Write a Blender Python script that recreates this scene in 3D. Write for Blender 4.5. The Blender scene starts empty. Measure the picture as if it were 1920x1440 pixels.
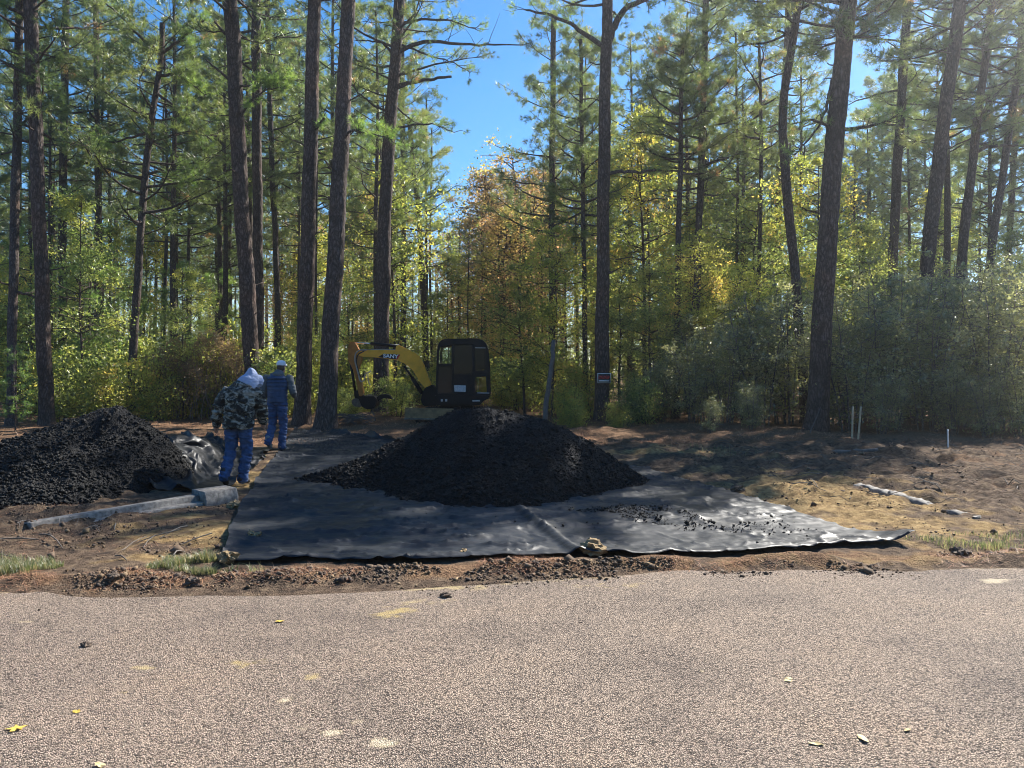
import bpy, bmesh, math, random
import numpy as np
from mathutils import Vector, Matrix

S = bpy.context.scene
COL = S.collection
R = np.random.RandomState(11)
random.seed(11)

# ------------------------------------------------------------------ camera, world, sun, exposure
CAM_H = 1.65
F = 1442.0            # focal length in photo pixels
HZ = 690.0            # photo row of the horizon
cam = bpy.data.cameras.new('camera')
cam.sensor_width = 36.0
cam.lens = 36.0 * F / 1920.0
cam.shift_y = -(720.0 - HZ) / 1920.0
cam.clip_start = 0.1
cam.clip_end = 2000.0
camo = bpy.data.objects.new('camera', cam)
COL.objects.link(camo)
camo.location = (0, 0, CAM_H)
camo.rotation_euler = (math.radians(90), 0, 0)
S.camera = camo

SUN_AZ, SUN_EL = math.radians(43), math.radians(42)   # azimuth to the right of the view direction
W = bpy.data.worlds.new('World')
S.world = W
W.use_nodes = True
wn = W.node_tree.nodes
sky = wn.new('ShaderNodeTexSky')
sky.sky_type = 'NISHITA'
sky.sun_disc = False
sky.sun_elevation = SUN_EL
sky.sun_rotation = SUN_AZ
sky.air_density = 1.0
sky.dust_density = 0.0
sky.ozone_density = 4.0
wn['Background'].inputs['Strength'].default_value = 0.07
hs = wn.new('ShaderNodeHueSaturation')
hs.inputs['Saturation'].default_value = 1.3
W.node_tree.links.new(sky.outputs[0], hs.inputs['Color'])
W.node_tree.links.new(hs.outputs[0], wn['Background'].inputs['Color'])

sl = bpy.data.lights.new('sun', 'SUN')
sl.energy = 5.0
sl.angle = math.radians(0.53)
sl.color = (1.0, 0.95, 0.87)
so = bpy.data.objects.new('sun', sl)
COL.objects.link(so)
sd = Vector((math.sin(SUN_AZ) * math.cos(SUN_EL), math.cos(SUN_AZ) * math.cos(SUN_EL), math.sin(SUN_EL)))
so.rotation_euler = sd.to_track_quat('Z', 'Y').to_euler()
so.location = sd * 60

vs = S.view_settings
vs.view_transform = 'Standard'
vs.look = 'None'
vs.exposure = 1.45
vs.gamma = 1.0
vs.use_curve_mapping = False
S.cycles.max_bounces = 7
S.cycles.diffuse_bounces = 3
S.cycles.glossy_bounces = 3
S.cycles.transmission_bounces = 5
S.cycles.transparent_max_bounces = 8
S.cycles.use_denoising = True
S.cycles.denoising_prefilter = 'ACCURATE'
S.cycles.filter_width = 1.0
S.cycles.sample_clamp_indirect = 6.0

# ------------------------------------------------------------------ helpers
def tag(o, label=None, cat=None, group=None, kind=None):
    if label: o['label'] = label
    if cat: o['category'] = cat
    if group: o['group'] = group
    if kind: o['kind'] = kind
    return o

def empty(name, loc, rz=0.0, label=None, cat=None, group=None):
    o = bpy.data.objects.new(name, None)
    COL.objects.link(o)
    o.empty_display_size = 0.2
    o.location = loc
    o.rotation_euler = (0, 0, rz)
    return tag(o, label, cat, group)

def link(name, me, parent=None, mat=None):
    if mat is not None and not me.materials:
        me.materials.append(mat)
    o = bpy.data.objects.new(name, me)
    COL.objects.link(o)
    if parent: o.parent = parent
    return o

def mesh_np(name, V, faces, tint=None, smooth=False, attrs=None):
    """faces: list of int arrays (n,3) or (n,4)"""
    V = np.asarray(V, dtype=np.float32)
    me = bpy.data.meshes.new(name)
    faces = [np.asarray(f, dtype=np.int32) for f in faces if len(f)]
    nl = sum(f.size for f in faces)
    npoly = sum(len(f) for f in faces)
    me.vertices.add(len(V)); me.vertices.foreach_set('co', V.ravel())
    me.loops.add(nl); me.polygons.add(npoly)
    me.loops.foreach_set('vertex_index', np.concatenate([f.ravel() for f in faces]))
    st, tot = [], []
    k = 0
    for f in faces:
        n, c = f.shape
        st.append(k + np.arange(n) * c); tot.append(np.full(n, c)); k += n * c
    me.polygons.foreach_set('loop_start', np.concatenate(st).astype(np.int32))
    if smooth:
        me.polygons.foreach_set('use_smooth', np.ones(npoly, dtype=bool))
    al = dict(attrs or {})
    if tint is not None: al['tint'] = tint
    for k2, a in al.items():
        at = me.attributes.new(k2, 'FLOAT', 'POINT')
        at.data.foreach_set('value', np.asarray(a, dtype=np.float32))
    me.update(calc_edges=True)
    me.validate()
    return me

class Geo:
    def __init__(s): s.V=[]; s.F=[]; s.T=[]; s.n=0
    def add(s, V, faces, tint=0.5):
        V = np.asarray(V, dtype=np.float32).reshape(-1,3)
        s.V.append(V)
        for f in faces:
            if len(f): s.F.append(np.asarray(f, dtype=np.int32)+s.n)
        s.T.append(np.full(len(V), tint, dtype=np.float32) if np.isscalar(tint) else np.asarray(tint, dtype=np.float32))
        s.n += len(V)
    def mesh(s, name, smooth=False):
        f3=[f for f in s.F if f.shape[1]==3]; f4=[f for f in s.F if f.shape[1]==4]
        fs=[]
        if f3: fs.append(np.concatenate(f3))
        if f4: fs.append(np.concatenate(f4))
        return mesh_np(name, np.concatenate(s.V), fs, np.concatenate(s.T), smooth)

# vectorised value noise ---------------------------------------------------
_P = np.random.RandomState(5).permutation(256)
_P = np.concatenate([_P,_P,_P])
_RV = np.random.RandomState(6).uniform(-1,1,256)
def vn2(x, y):
    x=np.asarray(x,dtype=np.float64); y=np.asarray(y,dtype=np.float64)
    xi=np.floor(x).astype(int); yi=np.floor(y).astype(int)
    xf=x-xi; yf=y-yi
    u=xf*xf*xf*(xf*(xf*6-15)+10); v=yf*yf*yf*(yf*(yf*6-15)+10)
    xi&=255; yi&=255
    x1=(xi+1)&255; y1=(yi+1)&255
    a=_RV[_P[_P[xi]+yi]]; b=_RV[_P[_P[x1]+yi]]; c=_RV[_P[_P[xi]+y1]]; d=_RV[_P[_P[x1]+y1]]
    return (a*(1-u)+b*u)*(1-v)+(c*(1-u)+d*u)*v
def fbm(x, y, oct=4, gain=0.5):
    t=0; a=1.0
    x=np.asarray(x,dtype=np.float64); y=np.asarray(y,dtype=np.float64)
    for i in range(oct):
        t=t+a*vn2(x+17.3*i, y+9.1*i); x=x*2.03; y=y*2.03; a*=gain
    return t
def smooth(a,b,x):
    t=np.clip((np.asarray(x,dtype=np.float64)-a)/(b-a),0,1)
    return t*t*(3-2*t)
def unit(v):
    v=np.asarray(v,dtype=np.float64)
    return v/np.maximum(np.linalg.norm(v,axis=-1,keepdims=True),1e-9)

def wx(px, D): return (px-960.0)/F*D
def wz(py, D): return CAM_H-(py-HZ)/F*D
def gD(py): return CAM_H*F/(py-HZ)        # depth of flat ground seen at a photo row

def tube(P, rad, sides=6, cap=True):
    P=np.asarray(P,dtype=np.float64); n=len(P)
    rad=np.broadcast_to(np.asarray(rad,dtype=np.float64),(n,))
    T=unit(np.gradient(P,axis=0))
    m=np.abs(T).mean(axis=0)
    ref=np.zeros(3); ref[int(np.argmin(m))]=1
    A=unit(np.cross(T,ref)); B=np.cross(T,A)
    th=np.linspace(0,2*np.pi,sides,endpoint=False)
    V=P[:,None,:]+rad[:,None,None]*(np.cos(th)[None,:,None]*A[:,None,:]+np.sin(th)[None,:,None]*B[:,None,:])
    i=np.arange(n-1)[:,None]*sides; j=np.arange(sides)[None,:]; j2=(j+1)%sides
    q=np.stack([i+j,i+j2,i+sides+j2,i+sides+j],axis=-1).reshape(-1,4)
    V=V.reshape(-1,3); fs=[q]
    if cap:
        V=np.vstack([V,P[0],P[-1]]); a=n*sides; b=a+1
        jj=np.arange(sides); k=(n-1)*sides
        fs.append(np.stack([np.full(sides,a),(jj+1)%sides,jj],axis=-1))
        fs.append(np.stack([np.full(sides,b),k+jj,k+(jj+1)%sides],axis=-1))
    return V,fs

# ------------------------------------------------------------------ materials
def mat(name):
    m=bpy.data.materials.new(name); m.use_nodes=True
    nt=m.node_tree
    return m,nt,nt.nodes,nt.links

def plain(name,col,rough=0.6,metal=0.0,bump=0.0,scale=30.0,var=0.25,spec=0.4):
    m,nt,N,L=mat(name)
    b=N['Principled BSDF']
    b.inputs['Roughness'].default_value=rough; b.inputs['Metallic'].default_value=metal
    b.inputs['Specular IOR Level'].default_value=spec
    tc=N.new('ShaderNodeTexCoord')
    nz=N.new('ShaderNodeTexNoise'); nz.inputs['Scale'].default_value=scale; nz.inputs['Detail'].default_value=5
    L.new(tc.outputs['Object'],nz.inputs['Vector'])
    rp=N.new('ShaderNodeValToRGB')
    rp.color_ramp.elements[0].position=0.3; rp.color_ramp.elements[1].position=0.72
    c=np.array(col)
    rp.color_ramp.elements[0].color=(*(c*(1-var)),1); rp.color_ramp.elements[1].color=(*np.minimum(c*(1+var),1),1)
    L.new(nz.outputs['Fac'],rp.inputs['Fac']); L.new(rp.outputs['Color'],b.inputs['Base Color'])
    if bump:
        bp=N.new('ShaderNodeBump'); bp.inputs['Strength'].default_value=bump; bp.inputs['Distance'].default_value=0.02
        L.new(nz.outputs['Fac'],bp.inputs['Height']); L.new(bp.outputs['Normal'],b.inputs['Normal'])
    return m

def ramp(N,cols,pos=None):
    rp=N.new('ShaderNodeValToRGB'); cr=rp.color_ramp
    n=len(cols); pos=pos or [i/(n-1) for i in range(n)]
    while len(cr.elements)<n: cr.elements.new(0.5)
    for e,p,c in zip(cr.elements,pos,cols):
        e.position=p; e.color=(*c,1)
    return rp

BR=1.3
def leafmat(name,cols,pos=None,trans=0.45,gloss=0.05,rough=0.4,tcol=1.6):
    m,nt,N,L=mat(name)
    N.remove(N['Principled BSDF'])
    out=N['Material Output']
    at=N.new('ShaderNodeAttribute'); at.attribute_name='tint'
    oi=N.new('ShaderNodeObjectInfo')
    ad=N.new('ShaderNodeMath'); ad.operation='MULTIPLY_ADD'
    ad.inputs[1].default_value=0.22; 
    L.new(oi.outputs['Random'],ad.inputs[0])
    sb=N.new('ShaderNodeMath'); sb.operation='SUBTRACT'; sb.inputs[1].default_value=0.11
    L.new(at.outputs['Fac'],sb.inputs[0]); L.new(sb.outputs[0],ad.inputs[2])
    cols=[tuple(min(1,c_*BR*k_) for c_,k_ in zip(c,(1.0,0.98,1.28))) for c in cols]
    rp=ramp(N,cols,pos); L.new(ad.outputs[0],rp.inputs['Fac'])
    d=N.new('ShaderNodeBsdfDiffuse'); t=N.new('ShaderNodeBsdfTranslucent')
    g=N.new('ShaderNodeBsdfGlossy'); g.inputs['Roughness'].default_value=rough
    g.inputs['Color'].default_value=(0.9,0.9,0.9,1)
    L.new(rp.outputs['Color'],d.inputs['Color'])
    mu=N.new('ShaderNodeMix'); mu.data_type='RGBA'; mu.blend_type='MULTIPLY'; mu.inputs['Factor'].default_value=1
    L.new(rp.outputs['Color'],mu.inputs['A']); mu.inputs['B'].default_value=(1.30*tcol,1.28*tcol,0.92*tcol,1)
    mu.clamp_result=True
    L.new(mu.outputs['Result'],t.inputs['Color'])
    m1=N.new('ShaderNodeMixShader'); m1.inputs[0].default_value=trans
    L.new(d.outputs[0],m1.inputs[1]); L.new(t.outputs[0],m1.inputs[2])
    m2=N.new('ShaderNodeMixShader'); m2.inputs[0].default_value=gloss
    L.new(m1.outputs[0],m2.inputs[1]); L.new(g.outputs[0],m2.inputs[2])
    L.new(m2.outputs[0],out.inputs['Surface'])
    return m

M={}
M['needle']=leafmat('pine_needles',[(0.055,0.09,0.024),(0.10,0.135,0.032),(0.165,0.185,0.048),(0.26,0.15,0.055)],[0,0.45,0.85,1.0],trans=0.5,gloss=0.08,rough=0.35)
M['needle_bright']=leafmat('young_pine_needles',[(0.07,0.13,0.025),(0.12,0.19,0.035),(0.19,0.24,0.05)],None,trans=0.5,gloss=0.07)
M['leaf_green']=leafmat('broad_leaves_green',[(0.06,0.10,0.025),(0.13,0.17,0.04),(0.23,0.25,0.055),(0.34,0.31,0.06)],[0,0.4,0.75,1],trans=0.52,gloss=0.05)
M['leaf_yellow']=leafmat('broad_leaves_yellowing',[(0.10,0.14,0.028),(0.20,0.23,0.045),(0.32,0.31,0.055),(0.36,0.25,0.06)],[0,0.35,0.75,1],trans=0.55,gloss=0.04)
M['leaf_rust']=leafmat('broad_leaves_rust',[(0.16,0.18,0.04),(0.30,0.24,0.06),(0.38,0.25,0.10),(0.36,0.19,0.09)],[0,0.35,0.7,1],trans=0.5,gloss=0.03)
M['leaf_gloss']=leafmat('evergreen_glossy_leaves',[(0.09,0.105,0.04),(0.18,0.19,0.07),(0.30,0.29,0.12)],None,trans=0.52,gloss=0.11,rough=0.27)
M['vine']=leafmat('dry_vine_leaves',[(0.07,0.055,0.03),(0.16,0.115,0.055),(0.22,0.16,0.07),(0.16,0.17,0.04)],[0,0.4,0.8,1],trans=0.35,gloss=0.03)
M['grass']=leafmat('grass_blades',[(0.05,0.075,0.022),(0.10,0.125,0.042),(0.24,0.20,0.10)],None,trans=0.4,gloss=0.04)
M['straw']=leafmat('pine_straw',[(0.11,0.055,0.03),(0.26,0.135,0.06),(0.40,0.24,0.11)],None,trans=0.15,gloss=0.04)
M['farleaf']=leafmat('far_foliage',[(0.05,0.08,0.025),(0.11,0.14,0.035),(0.22,0.21,0.05),(0.30,0.21,0.06)],[0,0.4,0.8,1],trans=0.5,gloss=0.03)

def bark(name,dark,light,zs=0.33,scale=17.0):
    m,nt,N,L=mat(name); b=N['Principled BSDF']
    b.inputs['Roughness'].default_value=0.9; b.inputs['Specular IOR Level'].default_value=0.15
    tc=N.new('ShaderNodeTexCoord'); mp=N.new('ShaderNodeMapping')
    mp.inputs['Scale'].default_value=(1,1,zs); L.new(tc.outputs['Object'],mp.inputs['Vector'])
    nz=N.new('ShaderNodeTexNoise'); nz.inputs['Scale'].default_value=5; nz.inputs['Detail'].default_value=4
    L.new(mp.outputs[0],nz.inputs['Vector'])
    mx=N.new('ShaderNodeMix'); mx.data_type='RGBA'; mx.inputs['Factor'].default_value=0.22
    L.new(mp.outputs[0],mx.inputs['A']); L.new(nz.outputs['Color'],mx.inputs['B'])
    vo=N.new('ShaderNodeTexVoronoi'); vo.feature='DISTANCE_TO_EDGE'; vo.inputs['Scale'].default_value=scale
    L.new(mx.outputs['Result'],vo.inputs['Vector'])
    rp=ramp(N,[tuple(np.array(dark)*0.6),dark,light],[0.0,0.10,0.5]); L.new(vo.outputs['Distance'],rp.inputs['Fac'])
    n2=N.new('ShaderNodeTexNoise'); n2.inputs['Scale'].default_value=26; n2.inputs['Detail'].default_value=5
    L.new(tc.outputs['Object'],n2.inputs['Vector'])
    m2=N.new('ShaderNodeMix'); m2.data_type='RGBA'; m2.blend_type='MULTIPLY'; m2.inputs['Factor'].default_value=0.75
    r2=ramp(N,[(0.55,0.52,0.5),(1.25,1.2,1.2)],[0.3,0.7]); L.new(n2.outputs['Fac'],r2.inputs['Fac'])
    L.new(rp.outputs['Color'],m2.inputs['A']); L.new(r2.outputs['Color'],m2.inputs['B'])
    n4=N.new('ShaderNodeTexNoise'); n4.inputs['Scale'].default_value=0.9; n4.inputs['Detail'].default_value=4; L.new(tc.outputs['Object'],n4.inputs['Vector'])
    r4=ramp(N,[(0.7,0.72,0.75),(1.0,1.0,1.0),(1.35,1.12,0.98)],[0.32,0.5,0.7]); L.new(n4.outputs['Fac'],r4.inputs['Fac'])
    m4=N.new('ShaderNodeMix'); m4.data_type='RGBA'; m4.blend_type='MULTIPLY'; m4.inputs['Factor'].default_value=1.0; L.new(m2.outputs['Result'],m4.inputs['A']); L.new(r4.outputs['Color'],m4.inputs['B'])
    L.new(m4.outputs['Result'],b.inputs['Base Color'])
    bp=N.new('ShaderNodeBump'); bp.inputs['Strength'].default_value=0.9; bp.inputs['Distance'].default_value=0.03
    L.new(vo.outputs['Distance'],bp.inputs['Height']); L.new(bp.outputs['Normal'],b.inputs['Normal'])
    return m
M['bark']=bark('pine_bark',(0.080,0.063,0.055),(0.18,0.147,0.132))
M['bark_thin']=bark('thin_bark',(0.085,0.07,0.062),(0.175,0.15,0.137),0.35,22)
M['bark_pale']=bark('pale_bark',(0.17,0.15,0.13),(0.30,0.27,0.24),0.4,16)
M['deadwood']=plain('weathered_wood',(0.12,0.108,0.095),0.85,bump=0.5,scale=18)
M['stake']=plain('stake_wood',(0.50,0.39,0.25),0.7,bump=0.2,scale=24)
M['stake_white']=plain('white_stake_paint',(0.72,0.72,0.70),0.5,scale=20,var=0.08)
M['concrete']=plain('curb_concrete',(0.19,0.175,0.155),0.9,bump=0.3,scale=22,var=0.5)
M['clod']=plain('dry_clay',(0.27,0.19,0.10),0.95,bump=0.8,scale=30,var=0.35)
M['darksoil']=plain('dark_soil',(0.10,0.072,0.052),0.95,bump=0.8,scale=40,var=0.4)
M['yellowleaf']=plain('fallen_leaf_yellow',(0.55,0.36,0.06),0.6,scale=40,var=0.2)
M['tanleaf']=plain('fallen_leaf_tan',(0.55,0.42,0.2),0.6,scale=40,var=0.2)

def asphalt_mat():
    m,nt,N,L=mat('asphalt_millings'); b=N['Principled BSDF']
    b.inputs['Roughness'].default_value=0.7; b.inputs['Specular IOR Level'].default_value=0.22
    tc=N.new('ShaderNodeTexCoord')
    vo=N.new('ShaderNodeTexVoronoi'); vo.inputs['Scale'].default_value=60; L.new(tc.outputs['Object'],vo.inputs['Vector'])
    rp=ramp(N,[(0.004,0.004,0.0045),(0.011,0.0107,0.0102),(0.030,0.028,0.025)],[0.0,0.75,1.0])
    sp=N.new('ShaderNodeSeparateColor'); L.new(vo.outputs['Color'],sp.inputs[0]); L.new(sp.outputs[0],rp.inputs['Fac'])
    L.new(rp.outputs['Color'],b.inputs['Base Color'])
    nz=N.new('ShaderNodeTexNoise'); nz.inputs['Scale'].default_value=90; nz.inputs['Detail'].default_value=6; L.new(tc.outputs['Object'],nz.inputs['Vector'])
    sm=N.new('ShaderNodeMath'); sm.operation='SUBTRACT'; L.new(nz.outputs['Fac'],sm.inputs[0]); L.new(vo.outputs['Distance'],sm.inputs[1])
    bp=N.new('ShaderNodeBump'); bp.inputs['Strength'].default_value=0.8; bp.inputs['Distance'].default_value=0.02
    L.new(sm.outputs[0],bp.inputs['Height']); L.new(bp.outputs['Normal'],b.inputs['Normal'])
    return m
M['millings']=asphalt_mat()

def tarp_mat():
    m,nt,N,L=mat('black_plastic_film'); b=N['Principled BSDF']
    b.inputs['Specular IOR Level'].default_value=0.32
    tc=N.new('ShaderNodeTexCoord')
    nz=N.new('ShaderNodeTexNoise'); nz.inputs['Scale'].default_value=1.6; nz.inputs['Detail'].default_value=7; L.new(tc.outputs['Object'],nz.inputs['Vector'])
    rp=ramp(N,[(0.010,0.0125,0.017),(0.015,0.018,0.023),(0.045,0.043,0.038)],[0.35,0.58,0.78]); L.new(nz.outputs['Fac'],rp.inputs['Fac'])
    L.new(rp.outputs['Color'],b.inputs['Base Color'])
    mr=N.new('ShaderNodeMapRange'); mr.inputs[1].default_value=0.3; mr.inputs[2].default_value=0.75; mr.inputs[3].default_value=0.42; mr.inputs[4].default_value=0.60
    L.new(nz.outputs['Fac'],mr.inputs[0]); L.new(mr.outputs[0],b.inputs['Roughness'])
    mp=N.new('ShaderNodeMapping'); mp.inputs['Scale'].default_value=(0.8,3.2,1); mp.inputs['Rotation'].default_value=(0,0,0.25); L.new(tc.outputs['Object'],mp.inputs['Vector'])
    n2=N.new('ShaderNodeTexNoise'); n2.inputs['Scale'].default_value=5; n2.inputs['Detail'].default_value=5; n2.inputs['Distortion'].default_value=1.2; L.new(mp.outputs[0],n2.inputs['Vector'])
    bp=N.new('ShaderNodeBump'); bp.inputs['Strength'].default_value=0.18; bp.inputs['Distance'].default_value=0.03
    L.new(n2.outputs['Fac'],bp.inputs['Height']); L.new(bp.outputs['Normal'],b.inputs['Normal'])
    return m
M['tarp']=tarp_mat()
M['film']=plain('dusty_black_film',(0.010,0.011,0.013),0.46,scale=5,var=0.5,bump=0.2,spec=0.22)

def ground_mat():
    m,nt,N,L=mat('earth_and_straw'); b=N['Principled BSDF']
    b.inputs['Roughness'].default_value=0.95; b.inputs['Specular IOR Level'].default_value=0.1
    tc=N.new('ShaderNodeTexCoord')
    def noise(s,d=6,dist=0.0):
        n=N.new('ShaderNodeTexNoise'); n.inputs['Scale'].default_value=s; n.inputs['Detail'].default_value=d; n.inputs['Distortion'].default_value=dist
        L.new(tc.outputs['Object'],n.inputs['Vector']); return n
    n1=noise(2.2,8); n2=noise(11,7); n3=noise(55,4,0.8)
    soil=ramp(N,[(0.050,0.036,0.027),(0.115,0.080,0.055),(0.20,0.145,0.095)],[0.3,0.5,0.72]); L.new(n2.outputs['Fac'],soil.inputs['Fac'])
    clay=ramp(N,[(0.15,0.098,0.048),(0.29,0.195,0.088),(0.43,0.31,0.15)],[0.3,0.5,0.72]); L.new(n2.outputs['Fac'],clay.inputs['Fac'])
    straw=ramp(N,[(0.08,0.048,0.031),(0.19,0.112,0.065),(0.32,0.21,0.12)],[0.3,0.52,0.75]); L.new(n3.outputs['Fac'],straw.inputs['Fac'])
    def mixby(attr,A,B,amt=0.9):
        a=N.new('ShaderNodeAttribute'); a.attribute_name=attr
        ma=N.new('ShaderNodeMath'); ma.operation='MULTIPLY_ADD'; ma.inputs[1].default_value=1.0
        s=N.new('ShaderNodeMath'); s.operation='SUBTRACT'; s.inputs[1].default_value=0.5; L.new(n1.outputs['Fac'],s.inputs[0])
        s2=N.new('ShaderNodeMath'); s2.operation='MULTIPLY'; s2.inputs[1].default_value=2.2; L.new(s.outputs[0],s2.inputs[0])
        L.new(a.outputs['Fac'],ma.inputs[0]); L.new(s2.outputs[0],ma.inputs[2])
        r=ramp(N,[(0,0,0),(1,1,1)],[0.35,0.65]); L.new(ma.outputs[0],r.inputs['Fac'])
        mx=N.new('ShaderNodeMix'); mx.data_type='RGBA'; L.new(r.outputs['Color'],mx.inputs['Factor'])
        L.new(A,mx.inputs['A']); L.new(B,mx.inputs['B']); return mx.outputs['Result']
    c=mixby('clay',soil.outputs['Color'],clay.outputs['Color'])
    c=mixby('straw',c,straw.outputs['Color'])
    L.new(c,b.inputs['Base Color'])
    ad=N.new('ShaderNodeMath'); ad.operation='ADD'; L.new(n2.outputs['Fac'],ad.inputs[0]); L.new(n3.outputs['Fac'],ad.inputs[1])
    bp=N.new('ShaderNodeBump'); bp.inputs['Strength'].default_value=1.0; bp.inputs['Distance'].default_value=0.045
    L.new(ad.outputs[0],bp.inputs['Height']); L.new(bp.outputs['Normal'],b.inputs['Normal'])
    return m
M['ground']=ground_mat()

def road_mat():
    m,nt,N,L=mat('chip_seal'); b=N['Principled BSDF']
    b.inputs['Roughness'].default_value=0.85; b.inputs['Specular IOR Level'].default_value=0.25
    tc=N.new('ShaderNodeTexCoord')
    nw=N.new('ShaderNodeTexNoise'); nw.inputs['Scale'].default_value=60; nw.inputs['Detail'].default_value=2; L.new(tc.outputs['Object'],nw.inputs['Vector'])
    wm=N.new('ShaderNodeMix'); wm.data_type='RGBA'; wm.inputs['Factor'].default_value=0.006
    L.new(tc.outputs['Object'],wm.inputs['A']); L.new(nw.outputs['Color'],wm.inputs['B'])
    vo=N.new('ShaderNodeTexVoronoi'); vo.inputs['Scale'].default_value=128; L.new(wm.outputs['Result'],vo.inputs['Vector'])
    sp=N.new('ShaderNodeSeparateColor'); L.new(vo.outputs['Color'],sp.inputs[0])
    st=ramp(N,[(0.06,0.05,0.042),(0.285,0.222,0.172),(0.41,0.32,0.245),(0.56,0.44,0.34)],[0.0,0.35,0.75,1.0]); L.new(sp.outputs[0],st.inputs['Fac'])
    gap=ramp(N,[(1,1,1),(1,1,1),(0.30,0.28,0.265)],[0,0.42,0.68]); L.new(vo.outputs['Distance'],gap.inputs['Fac'])
    m1=N.new('ShaderNodeMix'); m1.data_type='RGBA'; m1.blend_type='MULTIPLY'; m1.inputs['Factor'].default_value=1
    L.new(st.outputs['Color'],m1.inputs['A']); L.new(gap.outputs['Color'],m1.inputs['B'])
    # worn and tarry areas
    n1=N.new('ShaderNodeTexNoise'); n1.inputs['Scale'].default_value=0.9; n1.inputs['Detail'].default_value=8; n1.inputs['Roughness'].default_value=0.65; L.new(tc.outputs['Object'],n1.inputs['Vector'])
    w=ramp(N,[(0.50,0.50,0.53),(0.95,0.95,0.95),(1.16,1.11,1.03)],[0.28,0.5,0.75]); L.new(n1.outputs['Fac'],w.inputs['Fac'])
    m2=N.new('ShaderNodeMix'); m2.data_type='RGBA'; m2.blend_type='MULTIPLY'; m2.inputs['Factor'].default_value=0.8
    L.new(m1.outputs['Result'],m2.inputs['A']); L.new(w.outputs['Color'],m2.inputs['B'])
    # tracked clay: smears given by the attribute, broken up by fine noise
    a=N.new('ShaderNodeAttribute'); a.attribute_name='smear'
    n2=N.new('ShaderNodeTexNoise'); n2.inputs['Scale'].default_value=28; n2.inputs['Detail'].default_value=6; L.new(tc.outputs['Object'],n2.inputs['Vector'])
    mu=N.new('ShaderNodeMath'); mu.operation='MULTIPLY'; L.new(a.outputs['Fac'],mu.inputs[0]); L.new(n2.outputs['Fac'],mu.inputs[1])
    r=ramp(N,[(0,0,0),(1,1,1)],[0.17,0.40]); L.new(mu.outputs[0],r.inputs['Fac'])
    a2=N.new('ShaderNodeAttribute'); a2.attribute_name='pale'
    cc=N.new('ShaderNodeMix'); cc.data_type='RGBA'; cc.inputs['A'].default_value=(0.40,0.30,0.13,1); cc.inputs['B'].default_value=(0.50,0.42,0.31,1)
    L.new(a2.outputs['Fac'],cc.inputs['Factor'])
    m3=N.new('ShaderNodeMix'); m3.data_type='RGBA'; L.new(r.outputs['Color'],m3.inputs['Factor'])
    L.new(m2.outputs['Result'],m3.inputs['A']); L.new(cc.outputs['Result'],m3.inputs['B'])
    L.new(m3.outputs['Result'],b.inputs['Base Color'])
    inv=N.new('ShaderNodeMath'); inv.operation='SUBTRACT'; inv.inputs[0].default_value=1.0; L.new(vo.outputs['Distance'],inv.inputs[1])
    ad=N.new('ShaderNodeMath'); ad.operation='MULTIPLY_ADD'; ad.inputs[1].default_value=0.6; L.new(sp.outputs[1],ad.inputs[0]); L.new(inv.outputs[0],ad.inputs[2])
    bp=N.new('ShaderNodeBump'); bp.inputs['Strength'].default_value=1.0; bp.inputs['Distance'].default_value=0.010
    L.new(ad.outputs[0],bp.inputs['Height']); L.new(bp.outputs['Normal'],b.inputs['Normal'])
    return m
M['road']=road_mat()

# ------------------------------------------------------------------ ground and road
def tilt(x):
    return 0.095*np.clip(np.asarray(x,dtype=np.float64),-7,7)
def road_edge(x):
    return 6.06 + tilt(x) + 0.08*fbm(np.asarray(x)*0.7,3.3,3) + 0.05*fbm(np.asarray(x)*4,8.3,2)

def gz(x,y):
    x=np.asarray(x,dtype=np.float64); y=np.asarray(y,dtype=np.float64)
    z=0.02*fbm(x*0.8,y*0.8,3)
    near=smooth(5.7,6.15,y-tilt(x))
    z=z*near
    # soil windrow along the road edge
    yb=6.20+tilt(x)+0.08*fbm(x*0.6,1.7,2)
    z=z+ (0.055+0.05*fbm(x*2.3,y*2.3,3))*np.exp(-((y-yb)/0.16)**2)
    # loose soil beside the tarp
    loose=smooth(6.0,6.6,y)*(1-smooth(14,17,y))
    z=z+loose*(0.025*np.abs(fbm(x*3.1,y*3.1,4)))
    rough=smooth(2.2,4.2,x-0.25*(9-y))*smooth(7.6,9.5,y)*(1-smooth(17,20,y))
    z=z+rough*(0.10*np.abs(fbm(x*1.15,y*1.6,4))+0.05*np.abs(fbm(x*5,y*5,3)))
    left=smooth(-3.1,-4.2,x+0.2*(y-7))*smooth(6.5,7.6,y)*(1-smooth(13,17,y))
    z=z+left*(0.07*np.abs(fbm(x*2.2,y*2.2,4)))
    wood=smooth(15,20,y)
    z=z+wood*(0.10*fbm(x*0.35,y*0.35,3)+0.05*np.abs(fbm(x*2.4,y*2.4,3)))
    z=z-0.06*(1-smooth(5.4,5.85,y-tilt(x)))
    return z

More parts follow.
